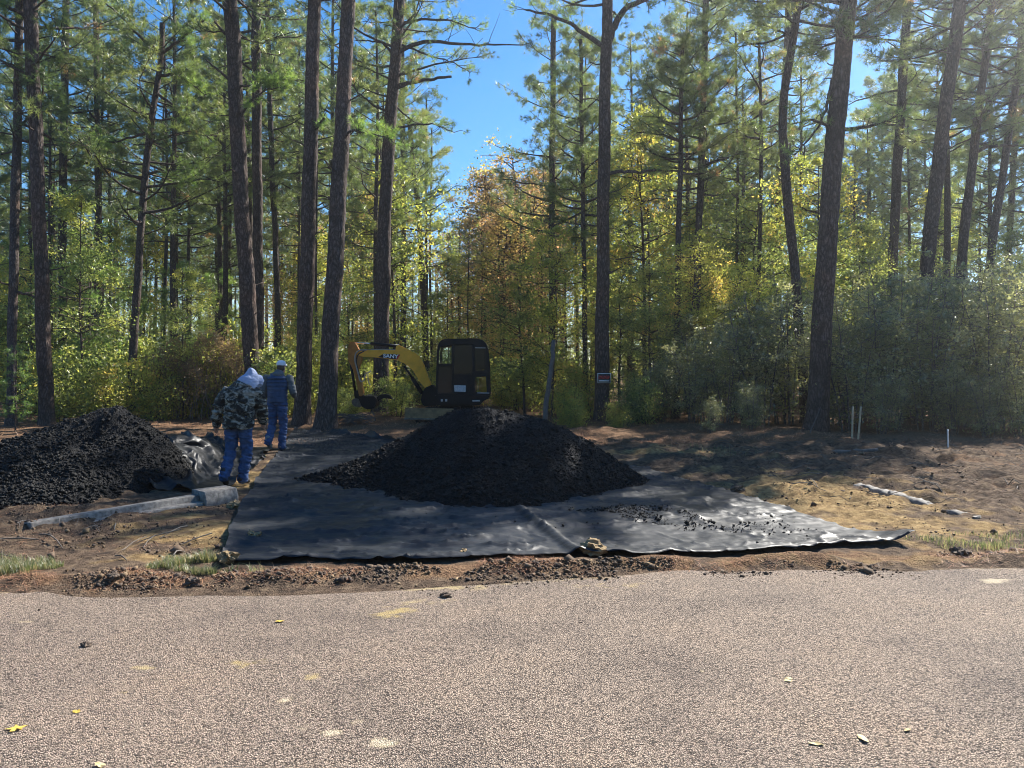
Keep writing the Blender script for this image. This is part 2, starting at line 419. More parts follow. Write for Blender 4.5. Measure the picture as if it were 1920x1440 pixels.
def gaxis(segs):
    out=[]
    for a,b,n in segs: out.append(np.linspace(a,b,n,endpoint=False))
    out.append([segs[-1][1]])
    return np.concatenate(out)
gx=gaxis([(-320,-60,14),(-60,-20,40),(-20,-9,70),(-9,9,300),(9,20,70),(20,60,40),(60,320,14)])
gy=gaxis([(-60,4,10),(4,5.7,8),(5.7,11,150),(11,18,120),(18,30,90),(30,70,70),(70,400,24)])
X,Y=np.meshgrid(gx,gy)
Z=gz(X,Y)
clay=np.zeros_like(X)
clay+=0.95*np.exp(-(((X-3.9)/1.5)**2+((Y-9.6)/2.6)**2))          # dug clay right of the tarp
clay+=0.8*np.exp(-(((X+2.9)/0.9)**2+((Y-7.6)/1.0)**2))
clay+=0.7*np.exp(-(((X+3.9)/0.5)**2+((Y-11.5)/2.5)**2))
clay+=0.6*np.exp(-((Y-tilt(X)-6.25)/0.18)**2)*smooth(-2.6,-1,X)
clay+=0.5*np.exp(-(((X-2.5)/2.5)**2+((Y-14.5)/1.0)**2))
straw=smooth(14.5,17.5,Y+0.8*fbm(X*0.5,Y*0.5,2))
straw=np.maximum(straw,0.22*smooth(4,6,X)*smooth(8,10,Y))
straw=np.maximum(straw,0.62*np.exp(-((Y-tilt(X)-6.3)/0.3)**2))
nx,ny=len(gx),len(gy)
I=(np.arange(ny-1)[:,None]*nx+np.arange(nx-1)[None,:]).ravel()
quads=np.stack([I,I+1,I+nx+1,I+nx],axis=-1)
me=mesh_np('ground',np.stack([X,Y,Z],-1).reshape(-1,3),[quads],smooth=True,attrs={'clay':clay.ravel(),'straw':straw.ravel()})
tag(link('ground',me,mat=M['ground']),'bare dug earth, clay and pine straw beyond the road','ground',kind='structure')

rx=gaxis([(-300,-30,16),(-30,-5,40),(-5,5,330),(5,30,40),(30,300,16)])
ry=np.concatenate([np.linspace(-40,1.5,10),np.linspace(1.8,5.4,100)])
RX,RT=np.meshgrid(rx,np.concatenate([np.linspace(0,0.925,14,endpoint=False),np.linspace(0.925,1,190)]))
RY=-40+(road_edge(RX)+40)*RT
RZ=0.004+0.012*fbm(RX*0.5,RY*0.5,2)*smooth(-2,2,RY)+0.0*RX
RZ=RZ-0.03*smooth(0.0,0.25,RY-(road_edge(RX)-0.12))
smear=np.zeros_like(RX); pale=np.zeros_like(RX)
def blot(px,py,wpx,hpx,amt,pl,rot=0.0):
    global smear,pale
    D=gD(py); cx=wx(px,D); 
    sx=wpx/F*D; sy=abs(gD(py-hpx)-gD(py+hpx))/2
    dx=RX-cx; dy=RY-D
    if rot: dx,dy=dx*math.cos(rot)+dy*math.sin(rot),-dx*math.sin(rot)+dy*math.cos(rot)
    q=(dx/sx)**2+(dy/sy)**2
    g=amt*np.exp(-q)*np.clip(0.95+0.8*fbm(RX*9+px,RY*9,3),0,1.2)
    smear=np.maximum(smear,g); pale=np.where(g>0.25,np.maximum(pale,pl*np.exp(-q*0.3)),pale)
for b_ in [(745,1148,55,14,0.85,0.0,0.5),(800,1130,60,8,0.72,0.3,0.3),(455,1245,45,12,0.9,0.0,0.6),(270,1250,32,5,0.8,0.2,0),(205,1244,14,5,0.85,0.4,0),
           (588,1270,18,10,0.8,0.1,0.4),(725,1392,45,12,1.1,0.9,0),(680,1400,30,7,0.85,0.9,0),(622,1377,22,7,0.95,0.9,0),(565,1368,16,5,0.9,0.8,0),
           (535,1312,14,6,0.9,0.9,0),(230,1296,14,4,0.75,0.1,0),(668,1357,14,5,0.8,0.8,0),(800,1103,70,6,0.8,0.3,0),(1040,1128,30,6,0.65,0.6,0),
           (1315,1262,10,5,0.8,0.6,0),(870,1102,60,8,0.75,0.2,0),(1880,1092,60,6,0.85,0.9,0),(1050,1410,12,4,0.5,0.5,0),(40,1168,26,3,0.7,0.5,0),(1150,1100,120,8,0.55,0.2,0)]:
    blot(*b_)
smear=np.maximum(smear,0.6*np.exp(-((RY-road_edge(RX))/0.22)**2)*(0.6+0.6*fbm(RX*1.2,2.2,3)))
n2,m2=RX.shape
I=(np.arange(n2-1)[:,None]*m2+np.arange(m2-1)[None,:]).ravel()
quads=np.stack([I,I+1,I+m2+1,I+m2],axis=-1)
me=mesh_np('road',np.stack([RX,RY,RZ],-1).reshape(-1,3),[quads],smooth=True,attrs={'smear':smear.ravel(),'pale':pale.ravel()})
tag(link('road',me,mat=M['road']),'chip seal road with yellow clay tracked on it','road',kind='structure')

# ------------------------------------------------------------------ crumbs, clods
OCT=np.array([[1,0,0],[-1,0,0],[0,1,0],[0,-1,0],[0,0,1],[0,0,-1]],dtype=np.float64)
OCTF=np.array([[0,2,4],[2,1,4],[1,3,4],[3,0,4],[2,0,5],[1,2,5],[3,1,5],[0,3,5]])
def lumps(C,size,rs,flat=0.8):
    n=len(C)
    A=rs.normal(size=(n,3,3)); Q,_=np.linalg.qr(A)
    V=OCT[None]*rs.uniform(0.6,1.15,(n,6,1))*np.asarray(size).reshape(n,1,1)
    V=V+rs.normal(size=(n,6,3))*np.asarray(size).reshape(n,1,1)*0.18
    V=np.einsum('nij,nkj->nki',Q,V); V[:,:,2]*=flat
    V=V+C[:,None,:]
    Fc=(OCTF[None]+np.arange(n)[:,None,None]*6).reshape(-1,3)
    return V.reshape(-1,3),Fc
def clod_mesh(name,r,seed,flat=0.6,detail=2):
    bm=bmesh.new(); bmesh.ops.create_icosphere(bm,subdivisions=detail+1,radius=1.0)
    rs=np.random.RandomState(seed)
    off=rs.uniform(0,50,2)
    for v in bm.verts:
        c=v.co
        k=1+0.42*float(fbm(c.x*2.1+off[0]+c.z*1.3,c.y*2.1+off[1]-c.z*0.9,5,0.65))
        v.co=Vector((c.x*r*k,c.y*r*k*0.85,c.z*r*k*flat))
    me=bpy.data.meshes.new(name); bm.to_mesh(me); bm.free()
    return me

# ------------------------------------------------------------------ tarp
LE=np.array([(-2.43,6.28),(-2.62,7.0),(-2.96,8.1),(-3.43,10.1),(-4.0,12.5),(-4.75,16.0),(-5.55,19.6)])
RE=np.array([(3.62,7.0),(3.40,7.7),(3.18,8.5),(2.86,9.8),(2.08,12.5),(0.2,14.6),(-2.75,17.0)])
def poly(P,t):
    d=np.r_[0,np.cumsum(np.linalg.norm(np.diff(P,axis=0),axis=1))]; d/=d[-1]
    return np.interp(t,d,P[:,0]),np.interp(t,d,P[:,1])
def tarp_h(x,y,u,v):
    w1=fbm(x*0.9+0.6*y,y*3.0-0.4*x,4)           # long creases along the sheet
    w2=fbm(x*2.0-1.1*y,y*2.0+0.9*x,3)
    right=smooth(0.5,2.2,x)
    h=0.016*np.abs(w1)*(1-0.6*right)+0.003*np.abs(w2)*(1-0.6*right)
    c4=1-np.abs(fbm(x*0.9+2,y*6.5-0.8*x,2)); h=h+(0.008-0.004*right)*np.clip(c4,0,1)**9
    c1=1-np.abs(fbm(x*0.45+0.5*y+7,y*2.2-0.5*x,3)); h=h+(0.034-0.016*right)*np.clip(c1,0,1)**13
    c2=1-np.abs(fbm(x*1.3-1.6*y+3,y*1.2+1.0*x,3)); h=h+(0.013)*np.clip(c2,0,1)**18
    c3=1-np.abs(fbm(x*3.1+1.9*y,y*4.2-1.3*x+5,2)); h=h+(0.004)*np.clip(c3,0,1)**10
    cr=1-np.abs(fbm(x*1.1+y*1.5,y*1.1-x*0.25,2)); h=h+0.026*right*np.clip(cr,0,1)**12
    cr=1-np.abs(fbm(x*0.55+31,y*2.6+4,2)*1.3); h=h+0.018*np.clip(cr,0,1)**14
    # overlap fold running from the pile to the front edge
    fx=0.02+ (9.0-y)*0.225; d=x-fx
    h=h+0.035*np.exp(-(d/0.05)**2)*(1-smooth(8.6,9.2,y))+0.014*smooth(0,0.03,d)*(1-smooth(0.0,0.6,d))*(1-smooth(8.6,9.2,y))
    return h
nu,nv=300,330
U,Vv=np.meshgrid(np.linspace(0,1,nu),np.linspace(0,1,nv)**1.25)
lx,ly=poly(LE,Vv); rxx,ryy=poly(RE,Vv)
TX=lx*(1-U)+rxx*U; TY=ly*(1-U)+ryy*U
fe=np.exp(-Vv*18)                      # wavy front edge
TY=TY+fe*(0.05*fbm(U*9,2.2,3)-0.20*np.sin(np.pi*np.clip(U*1.05,0,1))*(U>0)*0.9*np.clip(U,0,1)**0.5+0.05)
TX=TX+0.03*fbm(Vv*14,U*3+7,3)*(np.exp(-U*30)-np.exp(-(1-U)*30))
TZ=np.maximum(gz(TX,TY),0.0)*0.55+0.03+tarp_h(TX,TY,U,Vv)
TZ=TZ+0.025*np.exp(-(Vv/0.02)**2)*smooth(0.03,0.12,U)             # lifted front edge on the soil ridge
edge=np.exp(-(1-Vv)*40); TZ=TZ+edge*0.16*np.abs(fbm(U*5,1.3,3))+edge*0.05  # rucked far edge
TZ=TZ+0.02*np.exp(-U*60)
curl=np.exp(-((1-U)/0.012)**2)*np.exp(-(Vv/0.03)**2); TZ=TZ+0.08*curl; TX=TX+0.09*curl
# skirt: fold the first rows down
TZ[0]-=0.012; TY[0]-=0.0
I=(np.arange(nv-1)[:,None]*nu+np.arange(nu-1)[None,:]).ravel()
quads=np.stack([I,I+1,I+nu+1,I+nu],axis=-1)
me=mesh_np('tarp',np.stack([TX,TY,TZ],-1).reshape(-1,3),[quads],smooth=True)
tag(link('tarp',me,mat=M['tarp']),'large black plastic tarp spread under the central asphalt pile','tarp')

# crumpled sheet beside the left pile
nu,nv=90,150
U,Vv=np.meshgrid(np.linspace(0,1,nu),np.linspace(0,1,nv))
SL=np.array([(-5.05,9.7),(-5.2,11.0),(-5.45,12.5),(-6.0,14.8)]); SR=np.array([(-3.95,10.2),(-4.05,11.6),(-4.3,13.2),(-4.9,15.8)])
lx,ly=poly(SL,Vv); rxx,ryy=poly(SR,Vv)
PX=lx*(1-U)+rxx*U; PY=ly*(1-U)+ryy*U
fs=PX*0.85+PY*0.5; ft=PY*0.8-PX*0.5
fold=1.5*np.clip(1-np.abs(fbm(fs*2.6,ft*0.45,3))*1.2,0,1)**4+0.4*np.clip(1-np.abs(fbm(fs*5.5+3,ft*1.2,2))*1.2,0,1)**4
PZ=gz(PX,PY)+0.02+0.09*fold*(0.5+0.5*(1-U))+0.45*(1-smooth(0.0,0.75,U))*smooth(0,0.3,Vv)*(1-0.5*smooth(0.6,1,Vv))
PX=PX+0.10*fbm(Vv*9,U*2,3); PY=PY+0.08*fbm(U*6,Vv*6+3,3)
I=(np.arange(nv-1)[:,None]*nu+np.arange(nu-1)[None,:]).ravel()
me=mesh_np('plastic_sheet',np.stack([PX,PY,PZ],-1).reshape(-1,3),[np.stack([I,I+1,I+nu+1,I+nu],axis=-1)],smooth=True)
tag(link('plastic_sheet',me,mat=M['film']),'crumpled black plastic sheet bunched at the right flank of the left pile','plastic sheet')

# ------------------------------------------------------------------ asphalt piles
def pile(name,label,prof,cx,cy,wf,wb,x0,x1,y0,y1,seed,crumb_n,crumb,toe):
    P=np.array(prof)
    def hfun(x,y):
        Hx=np.interp(x,P[:,0],P[:,1],left=-0.3,right=-0.3)
        pk=P[:,1].max()
        s=np.clip(Hx/pk,0,1)
        w=np.where(y<cy,wf,wb)*np.maximum(s,0.02)**toe
        t=np.abs(y-cy)/w
        f=1-np.sqrt(t*t+0.02)+0.06*np.exp(-(t/0.15)**2)
        f=f-0.10*t*(1-t)*(t<1)+0.06*fbm(x*0.9+seed*3,y*0.9,3)*(t<1)
        h=Hx*f+0.05*np.where(f>0,fbm(x*1.1+seed,y*1.1,3),0)*s
        h=h+0.018*fbm(x*4.5+seed,y*4.5,3)+0.008*fbm(x*26,y*26+seed,2)
        return np.where(f<=0,-0.3+0*h,h)
    xs=np.arange(x0,x1,0.024); ys=np.arange(y0,cy+1.6,0.024)
    X,Y=np.meshgrid(xs,ys); Zh=hfun(X,Y)
    Zb=np.maximum(gz(X,Y),0)-0.02
    Zz=np.maximum(Zh,Zb-0.05)
    keep=(Zh>Zb-0.02)
    n=len(xs); m=len(ys)
    I=(np.arange(m-1)[:,None]*n+np.arange(n-1)[None,:])
    k=keep[:-1,:-1]|keep[1:,:-1]|keep[:-1,1:]|keep[1:,1:]
    I=I[k]
    q=np.stack([I,I+1,I+n+1,I+n],axis=-1)
    used=np.unique(q); mp=np.zeros(n*m,dtype=int); mp[used]=np.arange(len(used))
    V=np.stack([X,Y,Zz],-1).reshape(-1,3)[used]
    root=link(name,mesh_np(name,V,[mp[q]],smooth=True),mat=M['millings'])
    tag(root,label,'asphalt pile')
    rs=np.random.RandomState(seed)
    cxs=rs.uniform(x0,x1,crumb_n*3); cys=rs.uniform(y0,cy+0.6,crumb_n*3)
    h=hfun(cxs,cys); ok=h>0.0
    cxs,cys,h=cxs[ok][:crumb_n],cys[ok][:crumb_n],h[ok][:crumb_n]
    low=1-np.clip(h/1.1,0,1)
    size=crumb*rs.lognormal(-0.35,0.75,len(cxs))*(0.6+0.7*low); size=np.minimum(size,0.045)
    V,Fc=lumps(np.stack([cxs,cys,h+size*0.25],-1),size,rs)
    c=link('crumbs',mesh_np('crumbs',V,[Fc]),root,M['millings']); c['kind']='stuff'
    return root,hfun
prof1=[(-3.4,-.05),(-3.0,.10),(-2.59,.23),(-1.98,.46),(-1.53,.70),(-1.22,.88),(-.95,1.03),(-.75,1.11),(-.46,1.14),(0,1.10),(.38,1.0),(.76,.81),(1.07,.62),(1.45,.376),(1.83,.125),(2.12,-.05)]
pile1,h1=pile('asphalt_pile','tall black asphalt millings pile heaped on the tarp in the centre',prof1,-0.4,11.0,2.35,2.0,-3.6,2.3,8.3,13.2,3,42000,0.0085,0.85)
prof2=[(-9.6,-.05),(-8.6,.12),(-7.8,.36),(-7.19,.60),(-6.74,.78),(-6.29,.95),(-5.88,1.08),(-5.5,1.11),(-5.25,1.0),(-4.98,.80),(-4.74,.48),(-4.55,.16),(-4.42,-.05)]
pile2,h2=pile('asphalt_pile','rough black asphalt millings pile at the left behind the curb',prof2,-5.5,10.8,2.1,1.7,-9.8,-4.3,8.2,12.6,9,42000,0.0095,0.5)

# crumbs fallen on the tarp right of the pile
rs=np.random.RandomState(77)
n=2600
cx=np.concatenate([rs.normal(1.9,0.55,n),rs.normal(0.9,0.8,n//2),rs.normal(1.0,0.35,n//3)]); cy=np.concatenate([rs.normal(7.9,0.55,n),rs.normal(8.75,0.25,n//2),rs.normal(8.4,.25,n//3)])
cl=fbm(cx*2.2,cy*2.2,2)>0.3
ok=cl&(cy>6.8)&(cx<3.1)
cx,cy=cx[ok],cy[ok]
size=0.0055*rs.lognormal(0,0.6,len(cx))
zz=np.maximum(gz(cx,cy),0)*0.55+0.03+tarp_h(cx,cy,0,0)
V,Fc=lumps(np.stack([cx,cy,zz+size*0.5],-1),size,rs)
tag(link('asphalt_crumbs',mesh_np('asphalt_crumbs',V,[Fc]),mat=M['millings']),'loose black asphalt crumbs spilled on the tarp beside the central pile','asphalt crumbs',kind='stuff')

# soil crumbs along the road edge and on the dug earth
cx=[];cy=[]
cx.append(rs.uniform(-5.2,6.2,15000)); cy.append(6.17+rs.normal(0,0.11,15000))
cx.append(rs.uniform(-7.0,-2.6,5000)); cy.append(rs.uniform(6.4,9.3,5000))
cx.append(rs.uniform(2.8,9.5,9000)); cy.append(rs.uniform(7.2,15.5,9000))
cx.append(rs.uniform(-5.2,6.5,5000)); cy.append(6.05-np.abs(rs.normal(0,0.16,5000))-0.02)
cx=np.concatenate(cx);cy=np.concatenate(cy)
cy=np.where(cy<6.6,cy+tilt(cx),cy)
ok=fbm(cx*1.7+5,cy*2.5,3)>-0.15
# keep off the tarp
lxe=np.interp(cy,LE[:,1],LE[:,0]); rxe=np.interp(cy,RE[:,1],RE[:,0])
ok&=~((cy>6.35)&(cx>lxe-0.02)&(cx<rxe+0.02))
cx,cy=cx[ok],cy[ok]
size=0.0065*rs.lognormal(0,0.65,len(cx))*np.where(cy<5.95+tilt(cx),0.6,1)
V,Fc=lumps(np.stack([cx,cy,np.maximum(gz(cx,cy),0.004+0.012*fbm(cx*0.5,cy*0.5,2))+size*0.3],-1),size,rs)
t=np.repeat(rs.uniform(0,1,len(cx)),6)
def crumbmat():
    m,nt,N,L=mat('soil_crumb'); b=N['Principled BSDF']; b.inputs['Roughness'].default_value=0.95
    at=N.new('ShaderNodeAttribute'); at.attribute_name='tint'
    rp=ramp(N,[(0.045,0.032,0.025),(0.09,0.06,0.04),(0.15,0.10,0.058),(0.24,0.165,0.09)],[0,0.5,0.85,1]); L.new(at.outputs['Fac'],rp.inputs['Fac']); L.new(rp.outputs['Color'],b.inputs['Base Color'])
    return m
M['crumb']=crumbmat()
tag(link('soil_crumbs',mesh_np('soil_crumbs',V,[Fc],tint=t),mat=M['crumb']),'loose soil crumbs along the road edge','soil crumbs',kind='stuff')

def ground_at(px,py):
    D=gD(py); return wx(px,D),D
for i,(px,py,r,mt,lab,onT) in enumerate([
    (1113,1050,0.10,'clod','tan clay clod on the front edge of the tarp right of centre',1),
    (424,1066,0.075,'clod','tan clay clod on the front left corner of the tarp',1),
    (470,1022,0.060,'clod','small flat clay clod lying on the left part of the tarp',1),
    (1385,932,0.075,'darksoil','dark soil clod on the right edge of the tarp behind the glare',1),
    (440,952,0.085,'clod','clay clod between the concrete curb block and the tarp edge',0),
    (398,924,0.07,'clod','clay clod behind the raised concrete curb block',0),
    (868,1052,0.035,'clod','tiny clay clod on the front edge of the tarp near its middle',1),
    (360,1100,0.055,'darksoil','dark soil clod at the road edge below the grass tuft',0),
    (215,1100,0.05,'darksoil','dark soil clod at the road edge between the two grass patches',0),
    (160,1211,0.028,'darksoil','small black clod alone on the road at the left',0),
    (1090,1173,0.020,'darksoil','tiny black crumb alone on the road right of centre',0),
    (1800,1046,0.075,'darksoil','dark soil clod at the road edge in front of the right grass',0),
    (835,1120,0.04,'darksoil','dark soil crumb lying on the yellow smear of the road',0),
    ]):
    x,y=ground_at(px,py)
    o=link('dirt_clod',clod_mesh('dirt_clod',r,40+i),mat=M[mt])
    z=max(float(gz(x,y)),0.0)
    if onT: y+=0.06; z=max(float(gz(x,y)),0)*0.55+0.03+float(tarp_h(x,y,0,0))+0.01
    o.location=(x,y,z+r*0.25); o.rotation_euler=(0,0,i*1.3)
    tag(o,lab,'clod')

# fallen leaves on the road
def leaf_mesh(L,Wd,seed,star=False):
    rs=np.random.RandomState(seed)
    bm=bmesh.new(); pts=[]
    n=15 if star else 10
    for k in range(n):
        a=2*math.pi*k/n
        r=(1.0 if k%3==0 else 0.5) if star else (0.55+0.45*abs(math.cos(a)))
        r*=rs.uniform(0.85,1.1)
        pts.append(bm.verts.new((L*0.5*r*math.cos(a),Wd*0.5*r*math.sin(a),0.001+0.009*rs.rand())))
    c=bm.verts.new((0,0,0.004))
    for k in range(n): bm.faces.new((c,pts[k],pts[(k+1)%n]))
    r_=bmesh.ops.extrude_face_region(bm,geom=bm.faces[:])
    for v in [g for g in r_['geom'] if isinstance(g,bmesh.types.BMVert)]: v.co.z+=0.001
    me=bpy.data.meshes.new('leaf'); bm.to_mesh(me); bm.free(); return me
for px,py,L,Wd,mt,st,lab in [(30,1365,0.10,0.09,'yellowleaf',True,'bright yellow star shaped leaf on the road at the lower left'),
      (143,1333,0.045,0.04,'yellowleaf',False,'small yellow leaf on the road right of the star shaped leaf'),
      (1618,1392,0.085,0.05,'tanleaf',False,'pale tan leaf on the road at the lower right'),
      (1530,1401,0.07,0.03,'tanleaf',False,'narrow yellow leaf on the road left of the pale tan leaf'),
      (1702,1376,0.045,0.03,'tanleaf',False,'small tan leaf on the road right of the pale tan leaf'),
      (1478,1281,0.05,0.06,'tanleaf',False,'tan leaf on the road above the narrow yellow leaf'),
      (188,1434,0.05,0.04,'tanleaf',False,'brownish leaf at the bottom edge of the road at the left'),
      (525,1166,0.06,0.05,'yellowleaf',False,'yellow leaf on the road near the shoulder')]:
    x,y=ground_at(px,py)
    o=link('fallen_leaf',leaf_mesh(L,Wd,int(px),st),mat=M[mt]); o.location=(x,y,0.005+0.012*float(fbm(x*0.5,y*0.5,2))); o.rotation_euler=(0.05,0.04,px*0.7)
    tag(o,lab,'leaf')

# ------------------------------------------------------------------ curbs
def sweep(prof,path,jit=0.0,seed=0):
    """closed profile (side,up) swept along plan path"""
    P=np.array(path,dtype=np.float64); T=unit(np.gradient(P[:,:2],axis=0)); Nn=np.stack([-T[:,1],T[:,0]],-1)
    pr=np.array(prof); k=len(pr); n=len(P)
    V=np.zeros((n,k,3))
    V[:,:,:2]=P[:,None,:2]+Nn[:,None,:]*pr[None,:,0,None]
    V[:,:,2]=P[:,None,2]+pr[None,:,1]
    if jit:
        d=fbm(V[:,:,0]*9+seed,V[:,:,1]*9+V[:,:,2]*11,3); V[:,:,2]+=jit*d; V[:,:,1]+=jit*d
    i=np.arange(n-1)[:,None]*k; j=np.arange(k)[None,:]; j2=(j+1)%k
    q=np.stack([i+j,i+j2,i+k+j2,i+k+j],-1).reshape(-1,4)
    V=V.reshape(-1,3); c0=V[:k].mean(0); c1=V[-k:].mean(0); V=np.vstack([V,c0,c1]); a=n*k
    jj=np.arange(k)
    return V,[q,np.stack([np.full(k,a),(jj+1)%k,jj],-1),np.stack([np.full(k,a+1),(n-1)*k+jj,(n-1)*k+(jj+1)%k],-1)]
g=Geo()
t=np.linspace(0,1,60)
A=np.array([(-4.84,7.70),(-3.74,9.16)])
cxp,cyp=poly(A,t)
prof=[(-0.13,-0.14),(-0.13,0.030),(-0.124,0.036),(-0.034,0.042),(-0.030,0.046),(-0.024,0.100),(-0.016,0.108),(0.105,0.108),(0.112,0.101),(0.112,-0.14)]
g.add(*sweep(prof,np.stack([cxp,cyp,-0.01+0.04*t],-1),0.0,3))
tag(link('concrete_curb',g.mesh('concrete_curb'),mat=M['concrete']),'low concrete curb with a stepped face below the left asphalt pile','curb')
g=Geo()
prof=[(-0.165,-0.14),(-0.163,0.080),(-0.157,0.088),(-0.125,0.165),(-0.116,0.172),(0.14,0.180),(0.15,0.172),(0.152,-0.14)]
B=np.array([(-3.737,9.165),(-3.47,9.50)])
cxp,cyp=poly(B,np.linspace(0,1,24))
g.add(*sweep(prof,np.stack([cxp,cyp,0.01+0*cxp],-1),0.0,8))
tag(link('curb_block',g.mesh('curb_block'),mat=M['concrete']),'raised rough concrete block at the end of the left curb','curb block')
g=Geo()
A=np.array([(4.72,10.5),(4.80,9.75),(4.72,9.35),(4.86,9.0),(5.02,8.3)])
cxp,cyp=poly(A,np.linspace(0,1,50))
tt=np.linspace(0,1,50)
prof=[(-0.085,-0.15),(-0.08,0.035),(-0.065,0.05),(0.05,0.055),(0.065,0.04),(0.075,-0.15)]
g.add(*sweep(prof,np.stack([cxp,cyp,0.03+0.05*np.exp(-((tt-.5)/.18)**2)-0.04*tt],-1),0.02,5))
tag(link('broken_curb',g.mesh('broken_curb'),mat=M['concrete']),'broken pale concrete curb half buried in the dug earth at the right','curb')

# ------------------------------------------------------------------ vegetation builders
def needles_geo(C,D,n,ln,w,rs,spread=0.75,droop=0.15):
    N=len(C)
    d=unit(D[:,None,:]*0.75+rs.normal(size=(N,n,3))*spread)
    d[:,:,2]-=droop*rs.rand(N,n); d=unit(d)
    L=ln*rs.uniform(0.65,1.1,(N,n,1))
    perp=unit(np.cross(d,rs.normal(size=(N,n,3))))
    base=C[:,None,:]+d*L*0.05
    tip=C[:,None,:]+d*L
    V=np.stack([base-perp*w*0.5,base+perp*w*0.5,tip],axis=2).reshape(-1,3)
    Fc=np.arange(N*n*3).reshape(-1,3)
    return V,Fc

def pine_crown(rs,path,z0,H,rmax,nbr,twigs,tufts,nn,ln,w,lowdead=0,rad0=0.035,conical=0.75,dens_dir=None):
    """path(z)->(x,y). returns (branch mesh Geo, needle mesh Geo)"""
    gb=Geo(); C=[];Dn=[];T=[]
    ph=rs.uniform(0,6.28)
    for i in range(nbr):
        u=(i+rs.rand())/nbr
        z=z0+(H-z0)*u**0.95
        az=ph+i*2.399+rs.normal()*0.35
        L=rmax*(0.35+0.65*(1-u)**conical)*rs.uniform(0.55,1.15)*(0.6+0.4*min(1,u*6))
        bx,by=path(z)
        t=np.linspace(0,1,7)
        up0=rs.uniform(-0.15,0.35)+0.4*u; up1=rs.uniform(0.0,0.45)
        dh=np.array([math.cos(az),math.sin(az),0]); sd_=np.array([-dh[1],dh[0],0])
        wob=rs.normal()*0.12
        P=np.array([bx,by,z])+L*(t[:,None]*dh+(wob*np.sin(t*3.1))[:,None]*sd_)
        P[:,2]+=L*(up0*t+up1*t*t-0.25*t*(rs.rand()<0.4))
        P+=rs.normal(size=P.shape)*0.02*L*(t[:,None])
        r=rad0*(0.5+0.5*(1-u))*(L/rmax+0.25)*(1-0.8*t)
        gb.add(*tube(P,r,5,False))
        tint=rs.uniform(0.1,0.75)
        for k in range(twigs):
            s=rs.uniform(0.35,1.0)
            p0=np.array([np.interp(s,t,P[:,c]) for c in range(3)])
            side=rs.choice([-1,1])
            d=unit(dh*rs.uniform(0.3,1.0)+side*sd_*rs.uniform(0.2,1.0)+np.array([0,0,rs.uniform(-0.15,0.65)]))
            l=L*rs.uniform(0.14,0.34)+0.15
            tt=np.linspace(0,1,3)
            q=p0+l*tt[:,None]*d; q[:,2]+=0.12*l*tt**2
            gb.add(*tube(q,r[-2]*0.6*(1-0.6*tt)+0.003,3,False))
            m=tufts
            a=rs.uniform(0.35,1.08,m)
            c=p0+l*a[:,None]*d+rs.normal(size=(m,3))*0.07
            C.append(c); Dn.append(np.repeat((d+np.array([0,0,0.25]))[None],m,0)); T.append(np.full(m,tint)+rs.normal(size=m)*0.08+(0.6 if rs.rand()<0.02 else 0))
        C.append(P[-1:]);Dn.append(unit(P[-1:]-P[-2:-1]));T.append(np.array([tint]))
    gn=Geo()
    if C:
        C=np.concatenate(C);Dn=np.concatenate(Dn);T=np.clip(np.concatenate(T),0,1)
        V,Fc=needles_geo(C,Dn,nn,ln,w,rs)
        gn.add(V,[Fc],np.repeat(T,nn*3))
    return gb,gn

def trunk_geo(rs,path,z1,r0,r1,zfine=13.0,sides=26,dz=0.085,relief=0.085,flare=0.35):
    zz=np.concatenate([np.linspace(-0.25,min(zfine,z1),int((min(zfine,z1)+0.25)/dz)),np.linspace(min(zfine,z1),z1,14)[1:] if z1>zfine else []])
    th=np.linspace(0,2*np.pi,sides,endpoint=False)+np.pi/2
    Zg,Tg=np.meshgrid(zz,th,indexing='ij')
    f=np.clip(Zg/z1,0,1)
    r=r0+(r1-r0)*f**1.15
    r=r*(1+flare*np.exp(-np.maximum(Zg,0)/0.35))
    off=rs.uniform(0,100)
    circ=Tg*r0
    n=np.abs(fbm(circ*7+off,Zg*2.0+off,3))
    n2=fbm(circ*16+off,Zg*7,2)
    n3=fbm(circ*1.2+off,Zg*0.5,2)
    r=r*(1-relief*1.7*(0.5-np.minimum(n,0.5))+relief*0.35*n2+0.05*n3)
    px_,py_=path(Zg)
    V=np.stack([px_+r*np.cos(Tg),py_+r*np.sin(Tg),Zg],-1).reshape(-1,3)
    n_=len(zz)
    i=np.arange(n_-1)[:,None]*sides; j=np.arange(sides)[None,:]; j2=(j+1)%sides
    q=np.stack([i+j,i+j2,i+sides+j2,i+sides+j],-1).reshape(-1,4)
    g=Geo(); g.add(V,[q]); return g

def leaves_geo(C,size,rs,updir=0.35,asp=0.5):
    N=len(C)
    nrm=unit(rs.normal(size=(N,3))+np.array([0,0,updir]))
    a=unit(np.cross(nrm,rs.normal(size=(N,3)))); b=np.cross(nrm,a)
    L=np.asarray(size).reshape(-1,1)*np.ones((N,1)); Wd=L*asp
    base=C-a*L*0.5; tip=C+a*L*0.5-nrm*L*0.12
    l=C+b*Wd*0.5+nrm*L*0.06; r=C-b*Wd*0.5+nrm*L*0.06
    V=np.stack([base,r,tip,l],1).reshape(-1,3)
    k=np.arange(N)[:,None]*4
    Fc=np.concatenate([k+np.array([[0,1,2]]),k+np.array([[0,2,3]])])
    return V,Fc

